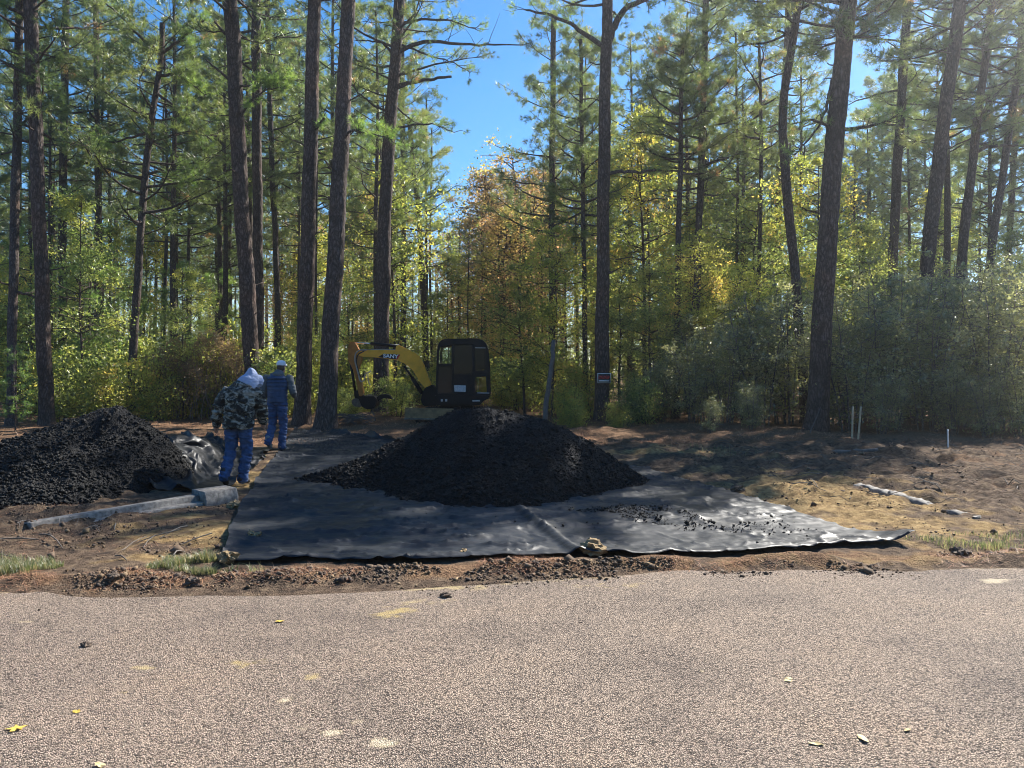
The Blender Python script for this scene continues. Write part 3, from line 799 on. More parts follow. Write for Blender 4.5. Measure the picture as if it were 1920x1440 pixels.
def leafy(rs,H,rad,nstem,nbr,nleaf,size,z_low=0.25,trunk_r=0.05,spread=0.3,clump=0.16,base_r=0.05,tintmix=(0.1,0.9),tree=False):
    """broad-leaved sapling or shrub: stems with side branches, leaves clumped about the branch ends"""
    gs=Geo(); pts=[];tin=[]
    for s in range(nstem):
        az=rs.uniform(0,6.28)
        t=np.linspace(0,1,9)
        lean=spread*rs.uniform(0.2,1.0)*(0 if (tree and s==0) else 1)
        hh=H*rs.uniform(0.75,1.0)
        P=np.zeros((9,3))
        P[:,0]=math.cos(az)*(base_r*rs.rand()+lean*H*t**1.3)+0.03*H*np.cumsum(rs.normal(size=9))*0.3*t
        P[:,1]=math.sin(az)*(base_r*rs.rand()+lean*H*t**1.3)+0.03*H*np.cumsum(rs.normal(size=9))*0.3*t
        P[:,2]=hh*t-0.05
        gs.add(*tube(P,trunk_r*(1-0.85*t)*rs.uniform(0.7,1.1)+0.004,5,False))
        for b in range(nbr):
            u=rs.uniform(z_low,1.0)
            p0=np.array([np.interp(u,t,P[:,c]) for c in range(3)])
            a2=rs.uniform(0,6.28)
            prof=math.sin(math.pi*min(1,max(0.08,(u-z_low)/(1.04-z_low)))**0.75)
            L=rad*(0.3+0.75*prof)*rs.uniform(0.45,1.1)
            d=unit(np.array([math.cos(a2),math.sin(a2),rs.uniform(-0.05,0.8)]))
            q=p0+L*np.linspace(0,1,5)[:,None]*d; q[:,2]-=0.12*L*np.linspace(0,1,5)**2
            q[1:]+=rs.normal(size=(4,3))*0.05*L
            gs.add(*tube(q,trunk_r*0.28*(1-0.8*np.linspace(0,1,5))+0.003,4,False))
            tb=rs.uniform(*tintmix)
            for k in range(3):
                s_=rs.uniform(0.45,1.05); c=p0+(q[-1]-p0)*s_+rs.normal(size=3)*clump*0.6*L
                pts.append((c,L*clump*rs.uniform(0.7,1.7)+0.03)); tin.append(tb+rs.normal()*0.07)
    n=len(pts); C=np.array([p[0] for p in pts]); Sg=np.array([p[1] for p in pts]); tin=np.array(tin)
    idx=rs.randint(0,n,nleaf)
    o=rs.normal(size=(nleaf,3))*Sg[idx][:,None]; o[:,2]*=0.7
    Lc=C[idx]+o; ok=Lc[:,2]>0.03
    Lc=Lc[ok]; idx=idx[ok]
    V,Fc=leaves_geo(Lc,size*np.clip(rs.lognormal(-0.05,0.33,len(Lc)),0.45,1.8),rs)
    gl=Geo(); gl.add(V,[Fc],np.repeat(np.clip(tin[idx]+rs.normal(size=len(idx))*0.06,0,1),4))
    return gs,gl

def copy_tree(root,loc,rz,sc,label=None,group=None):
    r=root.copy(); COL.objects.link(r); r.location=loc; r.rotation_euler=(0,0,rz)
    r.scale=(sc,sc,sc) if np.isscalar(sc) else sc
    if label: r['label']=label
    if group: r['group']=group
    for ch in list(root.children):
        c=ch.copy(); COL.objects.link(c); c.parent=r
    return r

# ------------------------------------------------------------------ the near pines, each with its own trunk line
# (label, [(px,py)... from base up], depth, width px at base, width px at frame top, height, crown base, crown radius, bark, category name)
NEAR=[
 ('thick dark pine trunk left of the left asphalt pile',[(88,797),(86,400),(81,0)],22.5,31,26,18.0,10.0,2.6),
 ('narrow dark pine at the left edge of the woods',[(20,800),(8,450),(0,130),(-6,0)],22.0,21,17,15.0,8.0,2.2),
 ('crooked forked pine with low needle sprays behind the left asphalt pile',[(243,775),(250,560),(262,290),(288,85),(286,0)],25.0,20,11,13.2,6.0,2.9),
 ('large pine with a sunlit right edge behind the hooded worker',[(478,775),(468,560),(455,330),(448,100),(440,0)],24.5,35,30,19.0,12.0,2.8),
 ('slimmer pine standing just behind the sunlit large pine',[(488,770),(484,350),(483,0)],29.5,23,19,22.0,12.5,2.6),
 ('dark pine trunk beside the worker in the white cap',[(566,797),(580,400),(591,0)],22.0,36,28,18.5,12.0,2.7),
 ('thickest dark pine nearest the excavator bucket',[(610,803),(627,400),(641,0)],21.2,42,31,18.0,12.5,2.6),
 ('pine trunk right behind the excavator arm with bare limbs',[(712,772),(722,350),(734,180),(748,0)],27.0,34,24,20.0,10.5,3.2),
 ('thin dark pine between the excavator arm and cab',[(803,765),(795,560),(786,390),(772,270)],34.0,15,10,12.5,6.0,2.0),
 ('slim straight pine crowned with dense needles behind the grey leaning pole',[(1036,770),(1034,400),(1038,50)],30.0,15,11,15.5,5.0,2.5),
 ('thin pine trunk just left of the pine that carries the sign',[(1099,778),(1094,400),(1090,150)],26.5,12,8,13.0,6.0,1.6),
 ('straight pine trunk that carries the small red sign',[(1128,790),(1130,300),(1136,0)],23.8,33,22,18.5,12.5,3.0),
 ('slim dark pine right of the sign tree among leafy saplings',[(1268,785),(1274,500),(1282,250)],25.0,15,9,12.5,8.0,1.8),
 ('tall slim pine leaning right in the middle of the leafy saplings',[(1296,780),(1308,500),(1322,60)],27.0,17,13,17.0,7.0,2.2),
 ('large pine trunk leaning right in front of the right thicket',[(1530,812),(1548,500),(1566,240),(1592,0)],19.6,46,36,14.4,9.8,2.8),
 ('bent dark pine curving left then right behind the leaning large pine',[(1512,770),(1492,500),(1466,220),(1503,0)],23.5,23,17,18.6,11.5,2.6),
 ('pale straight pine behind the bent dark pine',[(1446,770),(1452,400),(1462,200)],34.0,19,14,19.0,9.0,2.4),
 ('dark straight pine above the right thicket left of the leaning pair',[(1664,770),(1668,400),(1680,40)],32.0,21,18,22.0,11.0,2.6),
 ('thick pine leaning right behind the right thicket',[(1712,775),(1740,480),(1768,240),(1803,0)],24.5,32,26,19.0,11.5,2.8),
 ('slender leaning pine with a long limb right of the thick leaning pine',[(1780,775),(1806,450),(1838,180),(1862,0)],26.5,23,15,18.5,9.0,2.6),
 ('leaning pine at the right edge of the woods',[(1828,775),(1858,480),(1890,270),(1918,80)],27.5,19,14,19.0,9.5,2.6),
 ('thin pine at the far right edge of the woods',[(1880,770),(1892,420),(1908,150)],33.0,14,11,20.0,9.0,2.4),
 ('slim pale pine between the two left pines',[(190,770),(183,480),(173,0)],33.0,13,10,20.0,10.0,2.4),
 ('slim dark pine left of the slim pale pine',[(118,770),(124,400),(136,80)],31.0,19,14,20.0,9.0,2.4),
 ('small pine trunk behind the gap between the large sunlit pine and the dark pine',[(524,760),(518,500),(508,300)],36.0,14,10,19.0,9.0,2.2),
 ('thin pine just right of the bare limbed pine',[(756,760),(757,440),(756,200)],38.0,14,10,20.0,9.0,2.2),
]
pine_items={}
DENSE=('bent dark pine curving left then right behind the leaning large pine','large pine trunk leaning right in front of the right thicket','thick pine leaning right behind the right thicket','slender leaning pine with a long limb right of the thick leaning pine')
for i,(lab,pp,D,w0,w1,H,zc,rm) in enumerate(NEAR):
    rs=np.random.RandomState(100+i)
    pts=[(wx(px,D),wz(py,D)) for px,py in pp]
    x0=pts[0][0]
    g0=float(gz(x0,D))
    zs=np.array([0.0]+[p[1]-g0 for p in pts[1:]]); xs=np.array([p[0]-x0 for p in pts])
    sl_=(xs[-1]-xs[-2])/max(zs[-1]-zs[-2],0.1)
    zs=np.r_[zs,H+1]; xs=np.r_[xs,xs[-1]+sl_*0.6*(H+1-zs[-2])]
    # smooth the polyline with a quadratic-ish resample
    zd=np.linspace(0,H+1,60); xd=np.interp(zd,zs,xs)
    for _ in range(14): xd[1:-1]=0.25*xd[:-2]+0.5*xd[1:-1]+0.25*xd[2:]
    yw=rs.normal()*0.03
    def path(z,zd=zd,xd=xd,yw=yw):
        return np.interp(z,zd,xd)+0.012*np.sin(np.asarray(z)*1.7),yw*np.asarray(z)
    root=empty('pine_tree',(x0,D,g0),0,lab,'pine tree')
    w0,w1=w0*0.88,w1*0.88
    r0=w0/F*D/2
    ztop=(wz(0,D)-g0); rt=w1/F*D/2
    f=min(1,(ztop/H))**1.15
    r1=max(0.03,r0+(rt-r0)/max(f,0.3))
    big=w0>20
    tg=trunk_geo(rs,path,H,r0*0.95,r1,sides=28 if big else 16,dz=0.08 if big else 0.13)
    for k in range(9 if big else 5):
        zq=rs.uniform(2.5,11.5); a_=rs.uniform(0,6.28); bx_,by_=path(zq); rr_=r0*0.8; L_=rs.uniform(0.12,0.55)
        dd_=np.array([math.cos(a_),math.sin(a_),rs.uniform(-0.2,0.6)]); p_=np.array([float(bx_),float(by_),zq])
        tg.add(*tube(p_+np.linspace(0.3*rr_,rr_+L_,5)[:,None]*dd_+rs.normal(size=(5,3))*0.012,np.linspace(0.028,0.012,5),5))
    link('trunk',tg.mesh('trunk',True),root,M['bark' if big else 'bark_thin'])
    low=zc<11
    if lab in DENSE: gb,gn=pine_crown(rs,path,zc,H,2.7 if H<15 else 3.3,54,7,7,14,0.24,0.017,rad0=0.05)
    elif low: gb,gn=pine_crown(rs,path,zc,H,rm,46 if H>14 else 40,7,7,20,0.21,0.0100,rad0=0.05)
    else: gb,gn=pine_crown(rs,path,zc,H,rm,44,6,6,14,0.22,0.015,rad0=0.05)
    link('branches',gb.mesh('branches',True),root,M['bark_thin'])
    link('crown',gn.mesh('crown'),root,M['needle'])
    pine_items[lab]=(root,path,D,x0,g0)

def limb(key,pts,rad0,rad1,name='dead_branch',matk='bark_thin',twigs=0,tufts=0,seed=1,label=None,dy=0.0):
    """a particular limb of a near pine seen in the photo, from photo pixels at the tree's own depth"""
    root,path,D,x0,g0=pine_items[key]
    rs=np.random.RandomState(seed)
    P=np.array([[wx(px,D)-x0,dy*k/len(pts)+(path(wz(py,D)-g0)[1] if k==0 else path(wz(pts[0][1],D)-g0)[1]),wz(py,D)-g0] for k,(px,py) in enumerate(pts)])
    d=np.r_[0,np.cumsum(np.linalg.norm(np.diff(P,axis=0),axis=1))]; d/=d[-1]
    t=np.linspace(0,1,18); Q=np.stack([np.interp(t,d,P[:,c]) for c in range(3)],-1)
    for _ in range(2): Q[1:-1]=0.25*Q[:-2]+0.5*Q[1:-1]+0.25*Q[2:]
    Q[1:-1]+=rs.normal(size=(16,3))*0.012
    g=Geo(); g.add(*tube(Q,rad0+(rad1-rad0)*t,8))
    C=[];Dn=[]
    Lt=np.linalg.norm(Q[-1]-Q[0])
    for k in range(twigs):
        s=rs.uniform(0.25,1); p0=np.array([np.interp(s,t,Q[:,c]) for c in range(3)])
        dd=unit(unit(Q[-1]-Q[0])*0.7+rs.normal(size=3)*0.6+np.array([0,0,0.15])); l=Lt*rs.uniform(0.12,0.3)
        q=p0+l*np.linspace(0,1,4)[:,None]*dd; q[1:]+=rs.normal(size=(3,3))*0.03
        g.add(*tube(q,0.012*(1-0.7*np.linspace(0,1,4)),4,False))
        for m in range(tufts):
            C.append(q[-1]-dd*l*rs.uniform(-0.05,0.6)+rs.normal(size=3)*0.06); Dn.append(dd+np.array([0,0,0.3]))
    b=link(name,g.mesh(name,True),root,M[matk])
    if label: b['label']=label
    if C:
        V,Fc=needles_geo(np.array(C),np.array(Dn),26,0.21,0.009,rs)
        gg=Geo(); gg.add(V,[Fc],np.repeat(rs.uniform(0.2,0.8,len(C)),26*3)); link('needle_spray',gg.mesh('needle_spray'),b,M['needle_bright'])['kind']='stuff'
    return b
kJ='pine trunk right behind the excavator arm with bare limbs'
limb(kJ,[(742,95),(770,78),(810,73),(860,78),(920,80),(985,80)],0.085,0.018,seed=2,twigs=7,tufts=0)
limb(kJ,[(744,40),(790,25),(840,20),(895,35)],0.06,0.015,'branch',seed=31,twigs=16,tufts=4,dy=1.0)
limb(kJ,[(740,75),(800,95),(850,105),(880,120)],0.045,0.012,'branch',seed=32,twigs=16,tufts=4,dy=0.8)
limb(kJ,[(728,240),(770,230),(810,225),(850,240)],0.05,0.012,'branch',seed=33,twigs=14,tufts=3,dy=0.5)
limb(kJ,[(735,160),(765,152),(800,146),(846,140)],0.075,0.045,seed=3,label='broken bare limb stub')
limb(kJ,[(735,95),(715,75),(690,72),(665,72)],0.05,0.015,seed=4,twigs=5,tufts=2)
kF='large pine with a sunlit right edge behind the hooded worker'
limb(kF,[(452,90),(440,40),(432,0)],0.07,0.05,seed=5)
limb(kF,[(455,170),(428,150),(395,120)],0.06,0.02,seed=6)
limb(kF,[(450,85),(430,75),(413,52)],0.05,0.03,seed=26)
kP='straight pine trunk that carries the small red sign'
limb(kP,[(1132,100),(1095,75),(1060,50),(1030,38),(985,30)],0.085,0.03,seed=7,twigs=9,tufts=4)
limb(kP,[(1140,85),(1150,55),(1170,25),(1205,10),(1240,0)],0.11,0.06,seed=8,twigs=9,tufts=4)
limb(kP,[(1132,330),(1160,326),(1195,326),(1235,322)],0.06,0.03,seed=9,twigs=6,tufts=2)
kI='thickest dark pine nearest the excavator bucket'
limb('dark pine trunk beside the worker in the white cap',[(588,250),(600,240),(615,230)],0.06,0.03,seed=10,twigs=4,tufts=4,dy=-0.5)
limb(kF,[(455,235),(480,210),(520,190),(560,195)],0.04,0.012,'branch',seed=11,twigs=16,tufts=6,dy=-1.5)
limb(kF,[(455,170),(490,175),(535,170),(590,180)],0.04,0.012,'branch',seed=12,twigs=16,tufts=6,dy=-1.2)
limb(kI,[(632,260),(650,240),(690,250),(740,270)],0.045,0.012,'branch',seed=13,twigs=16,tufts=5,dy=-1.2)
kT='large pine trunk leaning right in front of the right thicket'
limb(kT,[(1566,245),(1590,245),(1640,240),(1690,215)],0.06,0.012,'branch',seed=14,twigs=18,tufts=3,dy=-0.5)
limb(kT,[(1566,245),(1545,236),(1515,228),(1475,240)],0.05,0.012,'branch',seed=15,twigs=10,tufts=2,dy=-0.4)
limb(kT,[(1560,150),(1550,200),(1535,240),(1490,290)],0.05,0.012,'branch',seed=16,twigs=12,tufts=2)
limb('slender leaning pine with a long limb right of the thick leaning pine',[(1822,290),(1850,275),(1885,272),(1925,275)],0.075,0.03,seed=17,twigs=6,tufts=3)
kE='crooked forked pine with low needle sprays behind the left asphalt pile'
limb(kE,[(286,85),(265,70),(240,50),(215,20),(180,-10)],0.06,0.02,'branch',seed=18,twigs=10,tufts=4)
limb(kE,[(288,85),(310,70),(340,45),(372,20)],0.06,0.02,'branch',seed=19,twigs=14,tufts=5)
limb(kE,[(280,165),(310,185),(340,215),(385,255)],0.05,0.012,'branch',seed=20,twigs=12,tufts=4)
limb(kE,[(285,130),(315,125),(345,145),(370,165)],0.045,0.012,'branch',seed=21,twigs=12,tufts=4)
limb(kE,[(266,240),(230,250),(200,260),(165,250)],0.05,0.012,'branch',seed=22,twigs=16,tufts=5)
limb(kE,[(258,320),(290,315),(330,325),(365,340)],0.05,0.012,'branch',seed=23,twigs=14,tufts=5)
kA='thick dark pine trunk left of the left asphalt pile'
limb(kA,[(84,60),(75,50),(50,40),(20,55)],0.06,0.02,'branch',seed=24,twigs=14,tufts=5,dy=-1.0)
limb('narrow dark pine at the left edge of the woods',[(18,545),(40,550),(65,560),(80,575)],0.045,0.02,seed=25)

# ------------------------------------------------------------------ variants for the woods behind
def straight(z): return np.asarray(z)*0.0+0.05*np.sin(np.asarray(z)*0.5),np.asarray(z)*0.0+0.04*np.cos(np.asarray(z)*0.43)
def make_pine(seed,H,zc,rm,r0,nbr,nn,ln,w,matn='needle',tw=6,tu=4,lab='',cat='pine tree',nm='pine_tree',grp=None):
    rs=np.random.RandomState(seed)
    root=empty(nm,(0,-500,0),0,lab,cat,grp)
    link('trunk',trunk_geo(rs,straight,H,r0,0.04,zfine=H,sides=10,dz=0.3,relief=0.07).mesh('trunk',True),root,M['bark_thin'])
    gb,gn=pine_crown(rs,straight,zc,H,rm,nbr,tw,tu,nn,ln,w,rad0=0.05)
    link('branches',gb.mesh('branches',True),root,M['bark_thin']); link('crown',gn.mesh('crown'),root,M[matn])
    return root
G_P='pines in the sunlit woods behind'
PINES=[make_pine(300+k,20.0,[8.5,10,7.5,9,6.5][k],[3.1,2.8,3.3,2.7,3.0][k],0.17,60,18,0.25,0.016,tw=6,tu=7,lab='tall slender pine deep in the sunlit woods',grp=G_P) for k in range(5)]
G_Y='young pines in the undergrowth'
YOUNG=[make_pine(340+k,6.0,0.8,1.35,0.05,30,18,0.22,0.010,'needle_bright',tw=5,tu=4,lab='bushy young pine in the undergrowth of the woods',nm='young_pine',cat='young pine',grp=G_Y) for k in range(3)]
def make_leafy(seed,lab,nm,cat,grp,matn,barkn,**kw):
    rs=np.random.RandomState(seed)
    root=empty(nm,(0,-500,0),0,lab,cat,grp)
    gs,gl=leafy(rs,**kw)
    link('stems',gs.mesh('stems',True),root,M[barkn]); link('foliage',gl.mesh('foliage'),root,M[matn])
    return root
G_S='leafy saplings in the woods'
SAP=[make_leafy(400+k,'slender leafy sapling with green and yellow leaves in the woods','sapling','sapling',G_S,['leaf_green','leaf_green','leaf_green','leaf_yellow'][k],'bark_thin',H=8.0,rad=1.9,nstem=1,nbr=56,nleaf=9500,size=0.088,z_low=0.2,trunk_r=0.06,spread=0.05,clump=0.13,tree=True) for k in range(4)]
RUST=[make_leafy(420+k,'autumn tree with thin rust and yellow leaves behind the clearing','autumn_tree','autumn tree','autumn trees behind the clearing','leaf_rust','bark_thin',H=13.0,rad=2.9,nstem=2,nbr=56,nleaf=9500,size=0.115,z_low=0.22,trunk_r=0.10,spread=0.10,clump=0.15,tree=True) for k in range(2)]
G_B='low shrubs along the edge of the woods'
SHR=[make_leafy(440+k,'low leafy shrub at the foot of the pines','shrub','shrub',G_B,['leaf_green','leaf_yellow','leaf_green'][k],'bark_thin',H=1.9,rad=0.75,nstem=7,nbr=12,nleaf=5200,size=0.075,z_low=0.1,trunk_r=0.018,spread=0.35,clump=0.25,base_r=0.3) for k in range(3)]
G_E='glossy evergreen shrubs of the right thicket'
EVG=[make_leafy(460+k,'tall glossy evergreen shrub in the right thicket','evergreen_shrub','shrub',G_E,'leaf_gloss','bark_pale',H=4.2,rad=1.25,nstem=8,nbr=17,nleaf=7200,size=0.080,z_low=0.12,trunk_r=0.026,spread=0.24,clump=0.12,base_r=0.4) for k in range(3)]

def put(proto_list,rs,px,D,sc,label=None,group=None,used={}):
    k=rs.randint(len(proto_list)); p=proto_list[k]
    x=wx(px,D); z=float(gz(x,D))-0.03
    if id(p) not in used:
        used[id(p)]=1; r=p; r.location=(x,D,z); r.rotation_euler=(0,0,rs.uniform(0,6.28)); r.scale=(sc,sc,sc)
        if label: r['label']=label
        if group: r['group']=group
        return r
    return copy_tree(p,(x,D,z),rs.uniform(0,6.28),sc*rs.uniform(0.95,1.05),label,group)

rs=np.random.RandomState(55)
placed=[(p[3],p[2]) for p in pine_items.values()]
def freeat(x,y,d):
    return all((x-a)**2+(y-b)**2>d*d for a,b in placed)
n_p=0
for _ in range(4000):
    if n_p>=108: break
    D=rs.uniform(30,78); px=rs.uniform(-160,2080)
    x=wx(px,D)
    if not freeat(x,D,2.4): continue
    if 800<px<1000 and D<72 and rs.rand()<0.97: continue
    if 735<px<1030 and D<45: continue
    H=rs.uniform(16,23) if D>36 else rs.uniform(14,18.5)
    if 750<px<1010: H=rs.uniform(9,13)
    if px>1150 and rs.rand()<0.4: H*=0.8
    placed.append((x,D)); n_p+=1
    put(PINES,rs,px,D,H/20.0)
# trees right of the frame that the sun comes through
for (x,y,H) in [(17.5,31,20),(29,40,22)]:
    put(PINES,rs,960+x/y*F,y,H/20.0)
G_T='thin trunked trees in the woods behind'
THIN=[make_pine(370+k,16.0,[9.5,7.5,8.5][k],1.7,0.085,26,14,0.22,0.014,tw=5,tu=5,lab='thin trunked pine with a sparse crown',grp=G_T) for k in range(3)]
n_t=0
for _ in range(4000):
    if n_t>=62: break
    D=rs.uniform(26,60); px=rs.uniform(-30,1950); x=wx(px,D)
    if not freeat(x,D,1.3): continue
    if 640<px<990 and D<33: continue
    H=rs.uniform(12,17)
    if 820<px<1000: H=rs.uniform(7.5,10)
    placed.append((x,D)); n_t+=1
    put(THIN,rs,px,D,H/16.0)
n_s=0
for _ in range(4000):
    if n_s>=88: break
    D=rs.uniform(25,66); px=rs.uniform(-120,2040); x=wx(px,D)
    if not freeat(x,D,0.9): continue
    if 640<px<960 and D<31: continue
    H=rs.uniform(4.5,11)
    if 780<px<1000: H=rs.uniform(4,8)
    placed.append((x,D)); n_s+=1
    put(SAP,rs,px,D,H/8.0)
for px,D,H,k in [(905,42,15.0,0),(968,46,17.0,1),(925,52,16.5,0),(992,40,14.5,0),(1003,47,17.0,1),(955,56,19,0),(850,50,13.5,0),(940,36,10.5,1),(1010,52,16.5,0),(690,48,15,1),(560,50,15,0)]:
    put(RUST,rs,px,D,H/13.0)
# broad-leaved trees in the right middle with pale leaves reaching high
for px,D,H in [(1210,29,12.5),(1400,27.5,9.5),(1180,38,12),(1390,34,13),(1300,24.5,6.5),(1220,24,5.2),(1390,23.5,5.5),(1160,26.5,6)]:
    put(SAP,rs,px,D,H/8.0,'leafy sapling with pale green leaves between the sign pine and the large leaning pine','leafy saplings right of the sign pine')
n_y=0
for px,D,H in [(30,19.5,2.1),(170,27,6.0),(250,30,5),(60,30,6.5),(330,33,6),(410,36,6),(150,38,7),(620,38,5),(1060,36,6),(720,42,6),(1620,36,7),(1760,38,7),(1560,40,7),(1880,36,6)]:
    put(YOUNG,rs,px,D,H/6.0, 'bright young pine at the left edge in front of the woods' if px==30 else None)
# shrubs left of the workers
for px,D,H in [(110,23.5,1.7),(160,24.5,2.4),(210,23.2,1.6),(290,24,1.9),(330,26.5,2.6),(390,26,2.3),(450,25.5,2.4),(520,25,2.2),(545,28,2.6),(60,26,2.2),(640,24.5,1.0),(665,23,0.8),(745,25,1.4),(700,28,1.8),
               (1065,22,1.1),(1085,21,0.8),(1160,20.5,0.7),(1195,22.5,1.4),(1100,25,1.9),(1045,27,2.2),(980,29,2.0),(1000,33,2.4),(940,31,1.6),(880,34,1.9),(790,33,1.9),(120,29,3),(260,29,3.1),(200,27,2.6),(430,31,3.3),(560,33,3),(620,31,2.6),(690,35,3),(840,40,2.6),(920,42,2.8),(1210,21.5,1.3)]:
    put(SHR,rs,px,D,H/1.9)
n_b=0
for _ in range(3000):
    if n_b>=60: break
    D=rs.uniform(30,60); px=rs.uniform(-80,2000); x=wx(px,D)
    if not freeat(x,D,0.7): continue
    n_b+=1; placed.append((x,D)); put(SHR,rs,px,D,rs.uniform(1.4,3.0)/1.9)
# right thicket
for px,D,H in [(1235,22.8,2.1),(1300,21.8,2.7),(1365,21.2,3.0),(1430,21.4,3.9),(1480,22.4,4.4),(1600,19.8,3.4),(1665,20.6,4.5),(1735,19.4,3.9),(1800,20.4,4.5),(1860,19.0,4.0),(1925,19.6,4.7),(1990,20.5,4.5),(1560,22.6,3.8),(1330,23.4,3.6),(1250,25.5,3.6),
               (1410,19.0,1.4),(1330,18.6,1.0),(1650,18.4,1.6),(1790,18.4,1.9),(1850,17.8,1.7),(1920,17.6,2.1),(1700,23.5,5.4),(1850,23.5,5.2),(1620,24,4.8),(1780,22.5,4.6)]:
    put(EVG,rs,px,D,H/4.2)

# labels by neighbourhood
LM=[(15,'the leftmost pine'),(88,'the thick left pine'),(262,'the crooked forked pine'),(465,'the large sunlit pine'),(580,'the capped worker'),(625,'the thickest pine'),(722,'the bare limbed pine'),(865,'the excavator cab'),(950,'the open clearing'),
    (1030,'the grey leaning pole'),(1130,'the sign pine'),(1272,'the slim dark pine'),(1312,'the tall slim leaning pine'),(1540,'the large leaning pine'),(1606,'the paired wooden stakes'),(1740,'the thick leaning pine'),(1777,'the short white stake'),(1880,'the right edge pines')]
KN={G_P:'slender pine',G_T:'thin trunked pine',G_S:'leafy sapling',G_B:'leafy shrub',G_E:'glossy evergreen shrub','autumn trees behind the clearing':'rusty autumn tree',G_Y:'bushy young pine','leafy saplings right of the sign pine':'pale leafy sapling'}
cells={}
for o in list(COL.objects):
    gname=o.get('group')
    if gname not in KN or o.parent: continue
    D=o.location.y; px=960+o.location.x/D*F
    if px>1960: o['label']=KN[gname]+' standing just past the right edge of the picture'; continue
    if px<-40: o['label']=KN[gname]+' standing just past the left edge of the picture'; continue
    near=min(LM,key=lambda l:abs(l[0]-px)); d=px-near[0]
    side='right behind' if abs(d)<14 and D>26 else ('just left of' if d<0 else 'just right of')
    band='in front' if D<23.5 else ('midway in' if D<30 else ('further in' if D<44 else 'deep in'))
    zs_=o.scale[2]
    size={G_P:('lower','tall',0.92),G_S:('short','tall',0.85),G_B:('low','high',1.1),G_E:('low','tall',0.75)}.get(gname)
    sz='' if size is None else (size[0] if zs_<size[2] else size[1])+' '
    key=sz+KN[gname]+' '+band+' '+side+' '+near[1]
    cells.setdefault(key,[]).append(o)
ORD=['nearest','second nearest','third nearest','fourth nearest','fifth nearest']
for key,os_ in cells.items():
    os_.sort(key=lambda o:o.location.y)
    for k,o in enumerate(os_):
        o['label']=key if (len(os_)==1 or os_[0].location.y>36 or len(os_)>5) else ORD[k]+' '+key

# brown vine thicket at the left
rsv=np.random.RandomState(88)
root=empty('vine_thicket',(wx(395,25.2),25.2,float(gz(wx(395,25.2),25.2))),0,'dense brown vine thicket humped behind the hooded worker','vine thicket')
n=26000
a=rsv.uniform(0,2*np.pi,n); rr=np.sqrt(rsv.rand(n))
vx=2.3*rr*np.cos(a)
vy=1.1*rr*np.sin(a)
top=2.55*np.sqrt(np.clip(1-rr**2*0.55,0,1))*(1+0.18*fbm(vx*1.5,vy*1.5+3,3))
fz=1-rsv.rand(n)**1.9*0.75
C=np.stack([vx,vy,top*fz],-1)
ok=fbm(C[:,0]*2.2+C[:,2],C[:,2]*2.2+C[:,1]*2,2)>-0.25; C=C[ok]
V,Fc=leaves_geo(C,0.07*rsv.uniform(0.6,1.3,len(C)),rsv)
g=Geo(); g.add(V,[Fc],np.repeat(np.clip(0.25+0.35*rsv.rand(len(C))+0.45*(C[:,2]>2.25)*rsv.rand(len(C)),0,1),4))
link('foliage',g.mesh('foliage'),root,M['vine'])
g=Geo()
for k in range(140):
    x=rsv.uniform(-2.2,2.2); y=rsv.uniform(-1.1,0.6); h=rsv.uniform(1.0,2.4); t=np.linspace(0,1,6)
    P=np.stack([x+0.3*rsv.normal()*t,y+0.2*rsv.normal()*t,h*t],-1)+rsv.normal(size=(6,3))*0.03
    g.add(*tube(P,0.010*(1-0.5*t),4,False))
link('stems',g.mesh('stems',True),root,M['bark_pale'])

# far woods
rsf=np.random.RandomState(91)
g=Geo(); n=90000
ang=rsf.uniform(-0.66,0.66,n); Df=rsf.uniform(80,125,n)
Xf=Df*np.tan(ang)
hmax=7+9*np.clip(0.5+fbm(ang*26,Df*0.1,3),0,1.4)
hmax=np.where(np.abs(ang+0.03)<0.05,hmax*0.75,hmax)
Zf=hmax*rsf.rand(n)**0.85
keep=fbm(Xf*0.35,Zf*0.5+Df*0.2,3)>-0.25
C=np.stack([Xf,Df,Zf],-1)[keep]
V,Fc=leaves_geo(C,0.42*rsf.uniform(0.5,1.3,len(C)),rsf)
g.add(V,[Fc],np.repeat(np.clip(0.5+0.35*fbm(C[:,0]*0.25,C[:,2]*0.2,3)+rsf.normal(size=len(C))*0.1,0,1),4))
tag(link('far_woods',g.mesh('far_woods'),mat=M['farleaf']),'hazy mass of woods in the far distance between the trunks','woods',kind='stuff')
g=Geo()
for k in range(170):
    a=rsf.uniform(-0.62,0.62); D=rsf.uniform(72,110); h=rsf.uniform(9,17)
    t=np.linspace(0,1,5)
    P=np.stack([D*math.tan(a)+rsf.normal()*0.3*t,D+0*t,h*t-0.1],-1); g.add(*tube(P,0.17*(1-0.6*t),6,False))
tag(link('far_trunks',g.mesh('far_trunks',True),mat=M['bark_thin']),'many thin trunks in the far distance','trunks',kind='stuff')

rsf=np.random.RandomState(97)  # unseen woods behind the camera, added to darken reflections and fill light
g=Geo(); n=60000
Xf=rsf.uniform(-70,70,n); Df=rsf.uniform(-44,-26,n); hm=13+5*fbm(Xf*0.15,Df*0.1,3)
C=np.stack([Xf,Df,0.3+hm*rsf.rand(n)],-1); C=C[fbm(Xf*0.4,C[:,2]*0.5+Df*0.3,3)>-0.6]
V,Fc=leaves_geo(C,0.75*rsf.uniform(0.5,1.3,len(C)),rsf)
g.add(V,[Fc],np.repeat(np.clip(0.4+0.3*fbm(C[:,0]*0.25,C[:,2]*0.2,3)+rsf.normal(size=len(C))*0.1,0,1),4))
tag(link('unseen_woods',g.mesh('unseen_woods'),mat=M['farleaf']),'unseen woods added on the other side of the road behind the viewer','woods',kind='stuff')

